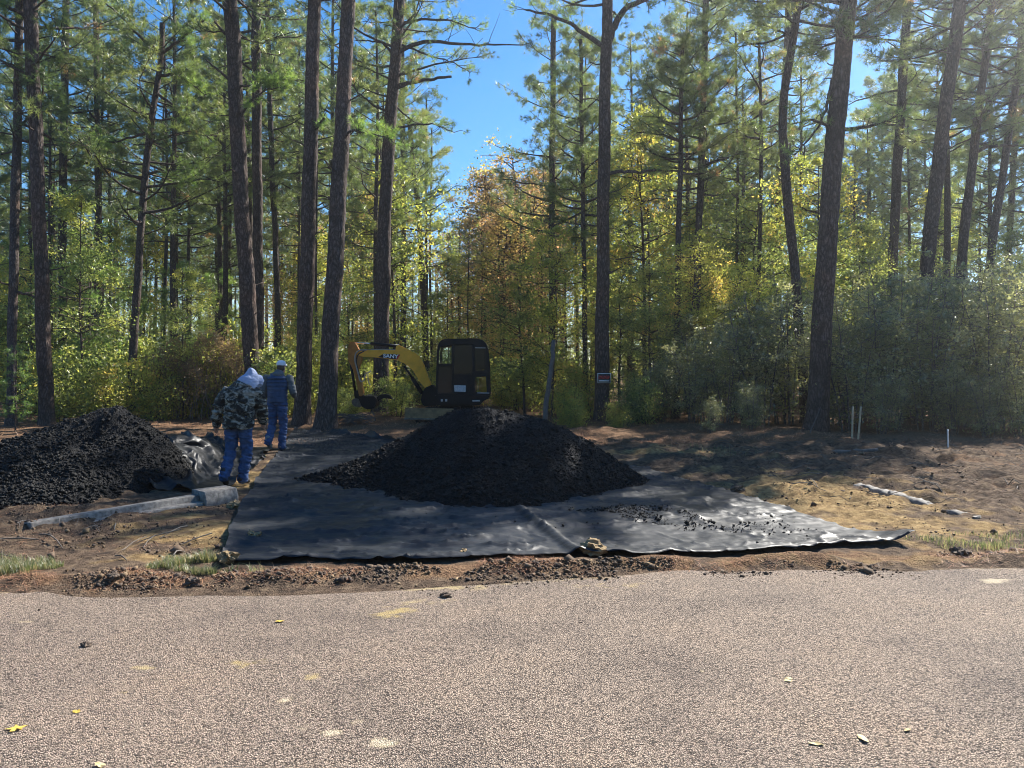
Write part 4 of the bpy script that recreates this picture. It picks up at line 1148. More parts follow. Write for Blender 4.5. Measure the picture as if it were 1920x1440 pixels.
# pine straw litter and twigs on the forest floor
rsl=np.random.RandomState(92)
n=75000
ang=rsl.uniform(-0.62,0.62,n); D=16+28*rsl.rand(n)**1.4
x=D*np.tan(ang)
ok=fbm(x*0.9,D*0.9,2)>-0.2; x,D=x[ok],D[ok]
d=unit(np.stack([rsl.normal(size=len(x)),rsl.normal(size=len(x)),rsl.normal(size=len(x))*0.22+0.1],-1))
z=gz(x,D)
c=np.stack([x,D,z+0.01+0.03*rsl.rand(len(x))],-1); L=rsl.uniform(0.10,0.28,(len(x),1)); p=unit(np.cross(d,np.array([0,0,1.0])))*0.011
V=np.stack([c-d*L*0.5-p*0.5,c-d*L*0.5+p*0.5,c+d*L*0.5],1).reshape(-1,3)
g=Geo(); g.add(V,[np.arange(len(V)).reshape(-1,3)],np.repeat(rsl.rand(len(x)),3))
tag(link('pine_straw',g.mesh('pine_straw'),mat=M['straw']),'fallen pine straw on the forest floor','pine straw',kind='stuff')
g=Geo()
for k in range(230):
    if rsl.rand()<0.6: x,y=rsl.uniform(3.8,10.5),rsl.uniform(8.6,16)
    elif rsl.rand()<0.5: x,y=rsl.uniform(-7,-2.8),rsl.uniform(6.5,8.0)
    else: x,y=rsl.uniform(-6,6),rsl.uniform(15.5,24)
    L=rsl.uniform(0.15,0.6); a=rsl.uniform(0,6.28); t=np.linspace(-0.5,0.5,5)
    X_=x+L*t*math.cos(a); Y_=y+L*t*math.sin(a)
    if y<15 and np.interp(y,LE[:,1],LE[:,0])-0.3<x<np.interp(y,RE[:,1],RE[:,0])+0.3: continue
    P=np.stack([X_,Y_,gz(X_,Y_)+0.015+0.05*rsl.rand()*np.sin((t+0.5)*3.1)],-1); P[:,2]+=rsl.normal()*0.12*t*L
    g.add(*tube(P,rsl.uniform(0.0025,0.007)*(1-0.3*(t+0.5)),5,False))
tag(link('twigs',g.mesh('twigs',True),mat=M['deadwood']),'dead twigs scattered over the dug earth and forest floor','twigs',kind='stuff')

rsv2=np.random.RandomState(93); n=17000
x=np.concatenate([rsv2.uniform(-5.6,6.4,n//2),rsv2.uniform(-7,-2.7,n//4),rsv2.uniform(2.8,9,n//4)]); D=np.concatenate([6.2+tilt(x[:n//2])+rsv2.normal(0,0.13,n//2),rsv2.uniform(6.2,9,n//4),rsv2.uniform(7.2,15,n//4)])
ok=(fbm(x*2.1+9,D*2.1,3)>-0.1)&~((D>6.38)&(x>np.interp(D,LE[:,1],LE[:,0])-0.02)&(x<np.interp(D,RE[:,1],RE[:,0])+0.02)); x,D=x[ok],D[ok]
d=unit(np.stack([rsv2.normal(size=len(x)),rsv2.normal(size=len(x)),np.abs(rsv2.normal(size=len(x)))*0.25],-1))
c=np.stack([x,D,np.maximum(gz(x,D),0)+0.008+0.012*rsv2.rand(len(x))],-1); L=rsv2.uniform(0.03,0.13,(len(x),1)); p=unit(np.cross(d,np.array([0,0,1.0])))*0.0035
V=np.stack([c-d*L*0.5-p*0.5,c-d*L*0.5+p*0.5,c+d*L*0.5],1).reshape(-1,3)
g=Geo(); g.add(V,[np.arange(len(V)).reshape(-1,3)],np.repeat(rsv2.rand(len(x)),3))
tag(link('dry_litter',g.mesh('dry_litter'),mat=M['straw']),'dry straw and root fibres strewn over the road shoulder and dug earth','litter',kind='stuff')

# grass
def grass(name,label,boxes,seed):
    rs=np.random.RandomState(seed); g=Geo()
    for (x0,x1,y0,y1,n,h) in boxes:
        n=int(n*1.7); cx=rs.uniform(x0,x1,n); cy=rs.uniform(y0,y1,n)
        e=1-np.maximum(np.abs((cx-(x0+x1)/2)/((x1-x0)/2))**2,np.abs((cy-(y0+y1)/2)/((y1-y0)/2))**2)
        ok=(fbm(cx*3,cy*3+seed,3)+e*1.2)>0.35; cx,cy=cx[ok],cy[ok]
        n2=len(cx); az=rs.uniform(0,6.28,n2); hh=h*rs.uniform(0.2,1.1,n2)*(0.75+0.4*fbm(cx*5,cy*5,2)); ln=rs.uniform(0.2,1.1,n2)
        b=np.stack([cx,cy,np.maximum(gz(cx,cy),0)-0.005],-1); dirv=np.stack([np.cos(az),np.sin(az),0*az],-1); pr=np.stack([-np.sin(az),np.cos(az),0*az],-1)*0.0022
        mid=b+dirv*(hh*ln*0.3)[:,None]+np.array([0,0,1.0])*(hh*0.6)[:,None]; tip=b+dirv*(hh*ln)[:,None]+np.array([0,0,1.0])*(hh*(1-0.25*ln))[:,None]
        V=np.stack([b-pr,b+pr,mid+pr*0.8,mid-pr*0.8,tip],1).reshape(-1,3)
        k=np.arange(n2)[:,None]*5
        g.add(V,[k+np.array([[0,1,2,3]]),k+np.array([[3,2,4]])],np.repeat(rs.rand(n2),5))
    tag(link(name,g.mesh(name),mat=M['grass']),label,'grass',kind='stuff')
grass('grass','bright green grass on the left road shoulder',[(-4.7,-3.55,5.98,6.55,5200,0.14),(-5.6,-4.5,6.0,6.7,2600,0.14),(-3.25,-2.35,6.05,6.6,5200,0.13),(-2.42,-2.2,6.05,6.25,60,0.12),(-2.1,-1.95,6.08,6.2,60,0.14)],5)
grass('grass','sparse dry green grass on the right road shoulder',[(3.7,4.5,6.9,7.5,700,0.10),(4.3,6.0,6.6,7.6,1300,0.09),(-7.4,-6.2,13,15,1400,0.22),(3.0,4.4,13.3,15.5,250,0.15)],6)

# ------------------------------------------------------------------ stakes, pole, log
def rod(name,label,cat,a,b,r0,r1,mt,sides=8,seed=1,square=False):
    a=np.array(a,dtype=float); b=np.array(b,dtype=float); t=np.linspace(0,1,12)
    rs=np.random.RandomState(seed)
    P=(b-a)*t[:,None]; P[1:-1]+=rs.normal(size=(10,3))*r0*(0.02 if square else 0.18)
    g=Geo(); g.add(*tube(P,r0+(r1-r0)*t,4 if square else sides))
    o=link(name,g.mesh(name,not square),mat=M[mt]); o.location=a
    return tag(o,label,cat)
D=15.9
rod('wooden_stake','pale wooden stake, left one of the crossed pair before the right thicket','stake',(wx(1597,D),D,-0.1),(wx(1601,D),D+0.05,wz(762,D)),0.020,0.020,'stake',square=True)
rod('wooden_stake','pale wooden stake, right leaning one of the pair before the right thicket','stake',(wx(1602,D),D-0.12,-0.1),(wx(1612,D),D-0.05,wz(762,D)),0.020,0.020,'stake',square=True)
D=15.4
rod('survey_stake','short white stake standing alone before the thicket at the far right','stake',(wx(1778,D),D,-0.1),(wx(1777,D),D,wz(805,D)),0.017,0.017,'stake_white',square=True)
D=20.5
rod('leaning_pole','weathered grey pole leaning left of the sign pine behind the pile','pole',(wx(1018,D),D,-0.1),(wx(1040,D),D+0.3,wz(637,D)),0.075,0.055,'deadwood',10,4)
D=14.4
rod('fallen_log','short grey fallen log lying in front of the wooden stakes','log',(wx(1560,D),D,0.05),(wx(1650,D),D+0.1,0.10),0.05,0.04,'deadwood',9,5)
D=17.3
rod('bare_branch','thin bare branch propped against the large leaning pine','branch',(wx(1512,D),D,0.0),(wx(1552,D),D+0.4,wz(765,D)),0.016,0.008,'deadwood',6,6)

# brush pile by the bucket
rsb=np.random.RandomState(17); g=Geo()
for k in range(60):
    t=np.linspace(0,1,6); a=rsb.uniform(0,6.28); L=rsb.uniform(0.3,0.9)
    P=np.stack([rsb.normal()*0.3+L*(t-.5)*math.cos(a),rsb.normal()*0.25+L*(t-.5)*math.sin(a)*0.7,0.03+rsb.rand()*0.25+0.15*np.sin(t*3.1)*rsb.rand()],-1)
    g.add(*tube(P,rsb.uniform(0.006,0.02)*(1-0.5*t),5,False))
o=link('brush_pile',g.mesh('brush_pile',True),mat=M['deadwood']); o.location=(wx(662,21.8),21.8,0.0)
tag(o,'small tangle of dead roots and sticks under the excavator bucket','brush pile')

# ------------------------------------------------------------------ sign on the pine
M['sign_black']=plain('sign_black',(0.02,0.02,0.022),0.4,scale=20,var=0.1)
M['sign_white']=plain('sign_white',(0.70,0.70,0.70),0.45,scale=20,var=0.06)
M['sign_red']=plain('sign_red',(0.75,0.06,0.045),0.45,scale=20,var=0.1)
def box_geo(g,c,s):
    c=np.array(c);s=np.array(s)/2
    V=np.array([[x,y,z] for x in (-1,1) for y in (-1,1) for z in (-1,1)])*s+c
    q=[[0,1,3,2],[4,6,7,5],[0,4,5,1],[2,3,7,6],[0,2,6,4],[1,5,7,3]]
    g.add(V,[np.array(q)])
root_p,path_p,Dp,x0p,g0p=pine_items[kP]
Ds=Dp-0.36
sg=empty('sign',(wx(1133,Ds),Ds,wz(709,Ds)),0,'small red, black and white sign nailed to the straight pine trunk','sign')
sw,sh=25.5/F*Ds,18.5/F*Ds
g=Geo(); box_geo(g,(0,0,0),(sw,0.008,sh)); link('sign_board',g.mesh('sign_board'),sg,M['sign_white'])
g=Geo(); box_geo(g,(0,-0.0055,0.0),(sw*0.90,0.003,sh*0.86)); link('sign_field',g.mesh('sign_field'),sg,M['sign_black'])
g=Geo(); rsn=np.random.RandomState(3)
for row,(zc_,n_) in enumerate([(0.17,8),(0.0,9)]):
    for k in range(n_):
        cx_=(-0.40+0.8*(k+0.5)/n_)*sw
        box_geo(g,(cx_-0.018,-0.0085,zc_*sh),(0.016,0.003,sh*0.17)); box_geo(g,(cx_,-0.0085,zc_*sh+(k%3-1)*sh*0.05),(0.034,0.003,0.020))
link('lettering',g.mesh('lettering'),sg,M['sign_red'])
g=Geo(); box_geo(g,(-0.02*sw,-0.0085,-0.27*sh),(sw*0.78,0.003,sh*0.17)); link('blank_panel',g.mesh('blank_panel'),sg,M['sign_white'])

# ------------------------------------------------------------------ excavator
M['ex_yellow']=plain('excavator_yellow',(0.85,0.40,0.03),0.4,scale=6,var=0.14,bump=0.03)
M['ex_arm']=plain('excavator_arm_orange',(0.42,0.17,0.03),0.45,scale=8,var=0.25)
M['ex_black']=plain('excavator_black',(0.006,0.0065,0.0075),0.45,scale=8,var=0.2,spec=0.25)
M['ex_steel']=plain('worn_steel',(0.16,0.14,0.12),0.45,0.6,scale=14,var=0.35)
M['ex_blade']=plain('muddy_blade',(0.24,0.155,0.075),0.75,scale=7,var=0.4,bump=0.3)
M['chrome']=plain('chrome_rod',(0.75,0.75,0.75),0.15,1.0,scale=5,var=0.05)
M['hose']=plain('hose_sleeve',(0.34,0.31,0.26),0.6,scale=40,var=0.2)
M['rubber']=plain('track_rubber',(0.022,0.021,0.02),0.75,scale=20,var=0.3,bump=0.3)
M['decal']=plain('decal_grey',(0.45,0.45,0.45),0.5,scale=30,var=0.2)
M['white_letters']=plain('white_letters',(0.85,0.85,0.85),0.4,scale=5,var=0.02)
M['red_stripe']=plain('red_stripe',(0.6,0.03,0.02),0.4,scale=5,var=0.05)
M['seat']=plain('seat_vinyl',(0.03,0.03,0.032),0.6,scale=12,var=0.2)
m,nt,N,L=mat('cab_glass'); b=N['Principled BSDF']
b.inputs['Base Color'].default_value=(0.80,0.84,0.82,1); b.inputs['Roughness'].default_value=0.02; b.inputs['IOR'].default_value=1.45
N.remove(b); gl=N.new('ShaderNodeBsdfGlossy'); gl.inputs['Roughness'].default_value=0.02
tr=N.new('ShaderNodeBsdfTransparent'); tr.inputs['Color'].default_value=(0.82,0.88,0.86,1)
fr=N.new('ShaderNodeFresnel'); fr.inputs['IOR'].default_value=1.5
mx=N.new('ShaderNodeMixShader'); L.new(fr.outputs[0],mx.inputs[0]); L.new(tr.outputs[0],mx.inputs[1]); L.new(gl.outputs[0],mx.inputs[2]); L.new(mx.outputs[0],N['Material Output'].inputs['Surface'])
M['glass']=m
M['glass_dark']=plain('tinted_cab_glass',(0.012,0.014,0.016),0.12,scale=3,var=0.3,spec=0.3)
DE=22.4; SC=F/DE; X0E=wx(860,DE)
def ex(u,v):
    px=640+u/6.62; py=630+v/6.62
    return (px-960)/SC-X0E, CAM_H-(py-690)/SC
def prism(pts,y0,y1,bev=0.012,segs=2,raw=False):
    bm=bmesh.new()
    P=[p if raw else ex(*p) for p in pts]
    vs_=[bm.verts.new((x,y0,z)) for x,z in P]; f=bm.faces.new(vs_)
    r=bmesh.ops.extrude_face_region(bm,geom=[f])
    for v in [q for q in r['geom'] if isinstance(q,bmesh.types.BMVert)]: v.co.y=y1
    bmesh.ops.recalc_face_normals(bm,faces=bm.faces[:])
    if bev: bmesh.ops.bevel(bm,geom=bm.edges[:],offset=bev,segments=segs,affect='EDGES',clamp_overlap=True)
    bmesh.ops.triangulate(bm,faces=[f for f in bm.faces if len(f.verts)>4])
    return bm
def bmo(name,bm,mt,parent,smooth_=False):
    me=bpy.data.meshes.new(name); bm.to_mesh(me); bm.free()
    return link(name,me,parent,M[mt])
EX=empty('mini_excavator',(X0E,DE,0.0),0,'yellow and black mini excavator parked in the clearing behind the pile','excavator')
BY=-0.10   # boom centre plane
boom=bmo('boom',prism([(195,195),(262,172),(345,170),(690,172),(850,185),(915,202),(975,252),(1030,352),(1090,520),(1135,625),(1120,700),(1060,700),(1050,650),(985,570),(900,430),(800,345),(700,303),(540,277),(385,264),(300,264),(240,250),(200,232)],BY-0.10,BY+0.10),'ex_yellow',EX)
# decal with lettering
def flat(name,pts,y,mt,parent,th=0.003):
    return bmo(name,prism(pts,y-th,y,0),mt,parent)
flat('logo_panel',[(470,262),(540,222),(742,232),(700,292),(600,280),(500,268)],BY-0.1005,'ex_black',boom)
flat('logo_stripe',[(722,234),(744,236),(712,288),(694,286)],BY-0.1045,'red_stripe',boom)
cu=bpy.data.curves.new('lettering','FONT'); cu.body='SANY'; cu.size=0.15; cu.extrude=0.002; cu.offset=0.004; cu.align_x='CENTER'; cu.align_y='CENTER'
to=bpy.data.objects.new('tmp',cu); COL.objects.link(to); bpy.context.view_layer.update()
me=bpy.data.meshes.new_from_object(to.evaluated_get(bpy.context.evaluated_depsgraph_get())); bpy.data.objects.remove(to)
me.materials.clear()
lt=link('lettering',me,boom,M['white_letters']); lx_,lz_=ex(625,253); lt.location=(lx_,BY-0.106,lz_); lt.rotation_euler=(math.radians(90),math.radians(3.5),0); lt.scale=(1.15,1,1)
bmo('cylinder_bracket',prism([(680,172),(690,120),(715,112),(800,150),(880,185)],BY-0.05,BY+0.05,0.008),'ex_yellow',EX)
# stick
bmo('stick',prism([(98,205),(104,110),(128,76),(182,74),(196,104),(252,200),(272,285),(243,370),(222,430),(262,560),(292,700),(272,745),(236,745),(198,560),(165,430),(102,305)],BY-0.085,BY+0.085),'ex_arm',EX)
def pipe(name,pts,r,mt,y=BY,parent=None,sides=10,ys=None):
    P=np.array([[ex(*p)[0],(y if ys is None else ys[k]),ex(*p)[1]] for k,p in enumerate(pts)])
    d=np.r_[0,np.cumsum(np.linalg.norm(np.diff(P,axis=0),axis=1))]; d/=d[-1]
    n=max(2,len(pts)*5) if len(pts)>2 else 2
    t=np.linspace(0,1,n); Q=np.stack([np.interp(t,d,P[:,c]) for c in range(3)],-1)
    if n>2:
        for _ in range(4): Q[1:-1]=0.25*Q[:-2]+0.5*Q[1:-1]+0.25*Q[2:]
    g=Geo(); g.add(*tube(Q,r,sides)); return link(name,g.mesh(name,True),parent or EX,M[mt])
pipe('stick_cylinder_rod',[(160,84),(385,97)],0.022,'chrome')
pipe('stick_cylinder',[(375,97),(720,128)],0.048,'ex_black')
pipe('bucket_cylinder',[(125,330),(190,720)],0.040,'ex_black',BY-0.02)
bmo('bucket_link',prism([(170,690),(215,670),(300,740),(290,800),(180,780)],BY-0.07,BY+0.07,0.01),'ex_black',EX)
pipe('boom_cylinder',[(785,372),(900,540)],0.032,'ex_black'); pipe('boom_cylinder_barrel',[(880,510),(1010,715)],0.058,'ex_black')
pipe('hose',[(330,176),(250,176),(195,215),(185,300),(210,400),(238,500),(250,565),(282,570),(305,540),(312,465),(350,455),(385,430)],0.020,'hose',BY-0.13)
pipe('hose',[(300,190),(225,225),(200,310),(225,420),(262,520),(295,500),(300,430)],0.016,'rubber',BY-0.115)
pipe('hose',[(345,470),(350,560),(375,610)],0.015,'hose',BY-0.11)
pipe('hose',[(330,176),(520,168),(690,176)],0.014,'hose',BY-0.085)
# bucket: curved shell with side plates and teeth
BK=bmo('bucket',prism([(240,760),(300,735),(440,742),(470,790),(462,850),(420,898),(330,900),(285,865)],BY-0.30,BY+0.30,0.02),'ex_black',EX)
for k in range(4):
    yy=BY-0.25+k*0.166
    bmo('tooth',prism([(325+k*4,748),(345+k*4,715),(362+k*4,748)],yy-0.03,yy+0.03,0.004),'ex_steel',BK)
bmo('thumb',prism([(440,770),(500,722),(570,718),(620,738),(645,785),(600,772),(540,765),(480,800),(455,830)],BY-0.10,BY+0.10,0.012),'ex_black',EX)
bmo('bucket_hitch',prism([(140,800),(170,770),(260,780),(290,840),(250,880),(180,870),(150,840)],BY-0.12,BY+0.12,0.015),'ex_steel',EX)
# swing bracket, body, counterweight
bmo('swing_bracket',prism([(1010,720),(1050,640),(1140,600),(1190,640),(1200,860),(1030,865),(1000,800)],BY-0.16,BY+0.16,0.02),'ex_black',EX)
bmo('body',prism([(1190,715),(1840,715),(1850,760),(1760,800),(1740,845),(1200,850)],-0.70,0.72,0.03),'ex_black',EX)
bmo('counterweight',prism([(1712,500),(1790,495),(1822,540),(1830,700),(1705,705)],0.05,0.66,0.05),'ex_yellow',EX)
bmo('turntable',prism([(1240,852),(1640,852),(1640,905),(1240,905)],-0.45,0.45,0.02),'ex_black',EX)
# cab: roof, floor, pillars and panels with open window spaces
Y0c,Y1c=-0.66,0.36
cab=bmo('cab',prism([(1232,105),(1250,72),(1300,46),(1700,40),(1775,66),(1812,112),(1820,150),(1640,150),(1640,118),(1390,118),(1240,150)],Y0c,Y1c,0.02),'ex_black',EX)
for yy0,yy1,nm in ((Y0c,Y0c+0.06,'near'),(Y1c-0.06,Y1c,'far')):
    bmo('pillar',prism([(1196,712),(1212,200),(1232,105),(1268,105),(1240,200),(1222,712)],yy0,yy1,0.008),'ex_black',cab)
    bmo('pillar',prism([(1385,712),(1388,120),(1418,120),(1418,712)],yy0,yy1,0.008),'ex_black',cab)
    bmo('pillar',prism([(1632,712),(1632,120),(1672,120),(1672,712)],yy0,yy1,0.008),'ex_black',cab)
    bmo('pillar',prism([(1815,712),(1800,420),(1788,120),(1822,150),(1845,400),(1852,712)],yy0,yy1,0.008),'ex_black',cab)
    bmo('rail',prism([(1222,345),(1388,345),(1388,380),(1222,380)],yy0+0.002,yy1-0.002,0.006),'ex_black',cab)
    bmo('panel',prism([(1672,425),(1842,420),(1846,500),(1672,505)],yy0+0.003,yy1-0.003,0.006),'ex_black',cab)
    bmo('sill',prism([(1196,700),(1852,700),(1852,722),(1196,722)],yy0-0.004,yy1+0.004,0.006),'ex_black',cab)
bmo('side_panel',prism([(1418,470),(1632,470),(1632,702),(1418,702)],Y0c+0.006,Y0c+0.04,0.008),'ex_black',cab)
bmo('back_panel',prism([(1660,150),(1810,150),(1830,420),(1665,420)],Y1c-0.12,Y1c-0.06,0.01),'ex_black',cab)
for nm,pts,yy in (('window',[(1235,150),(1388,150),(1388,345),(1226,345)],Y0c+0.03),('window',[(1224,380),(1388,380),(1388,700),(1222,700)],Y0c+0.03),('window',[(1418,120),(1632,120),(1632,470),(1418,470)],Y0c+0.03),('window',[(1672,120),(1800,140),(1815,420),(1672,420)],Y0c+0.03),('window',[(1672,505),(1824,505),(1832,700),(1672,700)],Y0c+0.03),('window',[(1235,150),(1388,150),(1388,345),(1226,345)],Y1c-0.03)):
    bmo(nm,prism(pts,yy-0.003,yy+0.003,0),'glass' if pts[0] in ((1235,150),(1672,505)) else 'glass_dark',cab)
flat('grey_label',[(1420,602),(1562,608),(1560,686),(1425,680)],Y0c+0.0045,'decal',cab)
bmo('trim',prism([(1675,150),(1800,152),(1800,160),(1675,158)],Y0c-0.008,Y0c+0.002,0.002),'decal',cab)
bmo('trim',prism([(1700,692),(1845,694),(1845,704),(1700,702)],Y0c-0.010,Y0c+0.002,0.002),'decal',cab)
seat=bmo('seat',prism([(1470,560),(1600,560),(1610,330),(1640,330),(1650,640),(1470,640)],-0.35,0.1,0.03),'seat',cab)
pipe('control_lever',[(1400,560),(1390,440)],0.02,'ex_black',-0.3,cab); pipe('control_lever',[(1430,540),(1440,420)],0.02,'ex_black',0.05,cab)
bmo('console',prism([(1235,640),(1300,480),(1340,480),(1350,700),(1235,700)],-0.1,0.3,0.02),'ex_black',cab)
for u_ in (1275,1328): bmo('work_light',prism([(u_-12,770),(u_+12,770),(u_+12,800),(u_-12,800)],-0.73,-0.69,0.004),'decal',EX)
bmo('lit_pad_rim',prism([(1640,785),(1730,783),(1735,798),(1645,800)],-0.75,-0.69,0.004),'decal',EX)  # pale bar that paints in the lit rim of the lower pads
# tracks and blade
for yy in (-0.72,0.42):
    tr_=[]
    xa,xb=-0.95,0.85; r_=0.24
    for k in range(13): a=math.pi/2+math.pi*k/12; tr_.append((xa+r_*math.cos(a),0.25+r_*math.sin(a)))
    for k in range(13): a=-math.pi/2+math.pi*k/12; tr_.append((xb+r_*math.cos(a),0.25+r_*math.sin(a)))
    T_=bmo('track',prism(tr_,yy,yy+0.30,0.01,1,raw=True),'rubber',EX)
    for k in range(24):
        x=xa+(xb-xa)*(k+0.5)/24
        bmo('track_lug',prism([(x-0.022,0.485),(x+0.022,0.485),(x+0.018,0.515),(x-0.018,0.515)],yy+0.01,yy+0.29,0,raw=True),'rubber',T_)
    for x in (xa,xb):
        g=Geo(); g.add(*tube([(x,yy-0.012,0.25),(x,yy+0.02,0.25)],[0.15,0.15],20)); link('track_wheel',g.mesh('track_wheel'),T_,M['ex_steel'])
bl=bmo('blade',prism([(845,868),(1425,880),(1425,1010),(1150,1018),(1000,1005),(845,1000)],-1.02,-0.96,0.01),'ex_blade',EX)
bmo('blade_edge',prism([(840,985),(1425,1000),(1425,1022),(840,1008)],-1.045,-1.015,0.004),'ex_steel',bl)
bmo('blade_arm',prism([(1300,900),(1500,860),(1500,900),(1300,960)],-0.97,-0.55,0.01),'ex_black',bl)

# ------------------------------------------------------------------ people
def ring_loft(secs,n=18):
    """secs: (cx,cy,cz, half width, half depth, yaw) closed loft, rings follow the path direction"""
    P=np.array([s[:3] for s in secs],dtype=float); T=unit(np.gradient(P,axis=0)); V=[]
    for s,t in zip(secs,T):
        yaw=s[5] if len(s)>5 else 0.0
        xa=np.array([math.cos(yaw),math.sin(yaw),0]); xa=unit(xa-t*np.dot(xa,t)); ya=np.cross(t,xa)
        th=np.linspace(0,2*np.pi,n,endpoint=False)
        V.append(np.array(s[:3])+np.outer(np.cos(th)*s[3],xa)+np.outer(np.sin(th)*s[4],ya))
    V=np.concatenate(V); k=len(secs)
    i=np.arange(k-1)[:,None]*n; j=np.arange(n)[None,:]; j2=(j+1)%n
    q=np.stack([i+j,i+j2,i+n+j2,i+n+j],-1).reshape(-1,4)
    V=np.vstack([V,P[0],P[-1]]); a=k*n; jj=np.arange(n)
    return V,[q,np.stack([np.full(n,a),(jj+1)%n,jj],-1),np.stack([np.full(n,a+1),(k-1)*n+jj,(k-1)*n+(jj+1)%n],-1)]
def dense(P,rad,n=14):
    P=np.array(P,dtype=float); t0=np.r_[0,np.cumsum(np.linalg.norm(np.diff(P,axis=0),axis=1))]; t0/=t0[-1]; t=np.linspace(0,1,n)
    Q=np.stack([np.interp(t,t0,P[:,c]) for c in range(3)],-1); r=np.interp(t,t0,rad)
    for _ in range(1): Q[1:-1]=0.25*Q[:-2]+0.5*Q[1:-1]+0.25*Q[2:]
    return Q,r
def limb_(g,P,rad,n=14,sides=14):
    Q,r=dense(P,rad,n)
    d0=unit(Q[0]-Q[1]); d1=unit(Q[-1]-Q[-2])
    Q=np.vstack([Q[0]+d0*r[0]*0.8,Q[0]+d0*r[0]*0.45,Q,Q[-1]+d1*r[-1]*0.45,Q[-1]+d1*r[-1]*0.8]); r=np.r_[r[0]*0.4,r[0]*0.85,r,r[-1]*0.85,r[-1]*0.4]
    g.add(*tube(Q,r,sides))
def blob(g,c,rx,ry,rz,n=10):
    bm=bmesh.new(); bmesh.ops.create_icosphere(bm,subdivisions=3,radius=1.0)
    V=np.array([v.co[:] for v in bm.verts])*np.array([rx,ry,rz])+np.array(c); Fc=np.array([[v.index for v in f.verts] for f in bm.faces]); bm.free(); g.add(V,[Fc])
def fuse(name,g,voxel,parent,mt,smooth_it=3,wr=0.0,seed=0,wsc=9.0):
    o=bpy.data.objects.new('tmp',g.mesh('tmp')); COL.objects.link(o)
    md=o.modifiers.new('r','REMESH'); md.mode='VOXEL'; md.voxel_size=voxel; md.use_smooth_shade=True
    ms=o.modifiers.new('s','SMOOTH'); ms.iterations=smooth_it; ms.factor=0.5
    bpy.context.view_layer.update()
    me=bpy.data.meshes.new_from_object(o.evaluated_get(bpy.context.evaluated_depsgraph_get()))
    bpy.data.objects.remove(o); me.name=name; me.materials.clear()
    n=len(me.vertices)
    if wr:
        co=np.zeros(n*3,dtype=np.float32); me.vertices.foreach_get('co',co); nr=np.zeros(n*3,dtype=np.float32); me.vertices.foreach_get('normal',nr)
        co=co.reshape(-1,3); nr=nr.reshape(-1,3)
        h=1-2*np.abs(fbm(co[:,0]*wsc*0.6+seed+co[:,1]*4,co[:,2]*wsc*1.4+co[:,0]*3,3)); co=co+nr*(wr*h)[:,None]
        me.vertices.foreach_set('co',co.ravel()); me.update()
    return link(name,me,parent,M[mt]) if parent is not None else link(name,me,None,M[mt])
M['skin']=plain('skin',(0.42,0.24,0.17),0.55,scale=25,var=0.12)
M['denim']=plain('blue_denim',(0.045,0.088,0.195),0.85,scale=14,var=0.35,bump=0.15)
M['denim_dark']=plain('dark_blue_denim',(0.038,0.074,0.165),0.85,scale=14,var=0.3,bump=0.15)
M['hoodie']=plain('pale_blue_hood_cloth',(0.34,0.40,0.56),0.85,scale=20,var=0.08)
M['vest']=plain('navy_vest',(0.035,0.065,0.13),0.7,scale=12,var=0.2)
M['sweater']=plain('grey_sweater',(0.11,0.12,0.125),0.9,scale=30,var=0.2,bump=0.2)
M['boot']=plain('dark_boot',(0.04,0.032,0.026),0.7,scale=20,var=0.3)
M['shoe']=plain('grey_shoe',(0.20,0.20,0.20),0.7,scale=20,var=0.2)
M['capw']=plain('white_cap',(0.75,0.76,0.82),0.75,scale=15,var=0.05)
M['hair']=plain('short_brown_hair',(0.08,0.055,0.04),0.8,scale=60,var=0.3,bump=0.3)
def camo():
    m,nt,N,L=mat('camouflage_cloth'); b=N['Principled BSDF']; b.inputs['Roughness'].default_value=0.9
    tc=N.new('ShaderNodeTexCoord'); mp=N.new('ShaderNodeMapping'); mp.inputs['Scale'].default_value=(1,1,1.5); L.new(tc.outputs['Object'],mp.inputs['Vector'])
    n=N.new('ShaderNodeTexNoise'); n.inputs['Scale'].default_value=9.5; n.inputs['Detail'].default_value=5; n.inputs['Roughness'].default_value=0.62; n.inputs['Distortion'].default_value=1.0; L.new(mp.outputs[0],n.inputs['Vector'])
    r=ramp(N,[(0.012,0.012,0.010),(0.055,0.055,0.045),(0.20,0.20,0.17),(0.34,0.33,0.29)],[0.44,0.50,0.56,0.66]); L.new(n.outputs['Fac'],r.inputs['Fac']); L.new(r.outputs['Color'],b.inputs['Base Color'])
    return m
M['camo']=camo()
def hand(g,w,fwd,side,curl=0.5):
    """five fingered relaxed hand hanging from wrist w; fwd=direction of the hand, side=thumb direction"""
    w=np.array(w,dtype=float); f=unit(np.array(fwd,dtype=float)); s=unit(np.array(side,dtype=float)); s=unit(s-f*np.dot(s,f)); p=np.cross(f,s)
    limb_(g,[w-f*0.03,w+f*0.03,w+f*0.08],[0.026,0.036,0.034],6,10)
    for k,(o,L) in enumerate([(0.030,0.070),(0.010,0.080),(-0.010,0.074),(-0.029,0.058)]):
        b=w+f*0.075+s*o
        limb_(g,[b,b+f*L*0.5+p*curl*0.01,b+f*L*0.85+p*curl*0.035],[0.0095,0.009,0.0075],6,8)
    b=w+f*0.025+s*0.03
    limb_(g,[b,b+s*0.025+f*0.03,b+s*0.03+f*0.062],[0.011,0.0105,0.0085],6,8)
def shoe(g,ank,toe,hw=0.045):
    a=np.array(ank,dtype=float);t=np.array(toe,dtype=float)
    limb_(g,[a+(a-t)*0.25,a*0.6+t*0.4,t],[0.044,0.048,0.040],8,12)
    limb_(g,[a+np.array([0,0,0.0]),a+np.array([0,0,0.09])],[0.05,0.052],5,12)

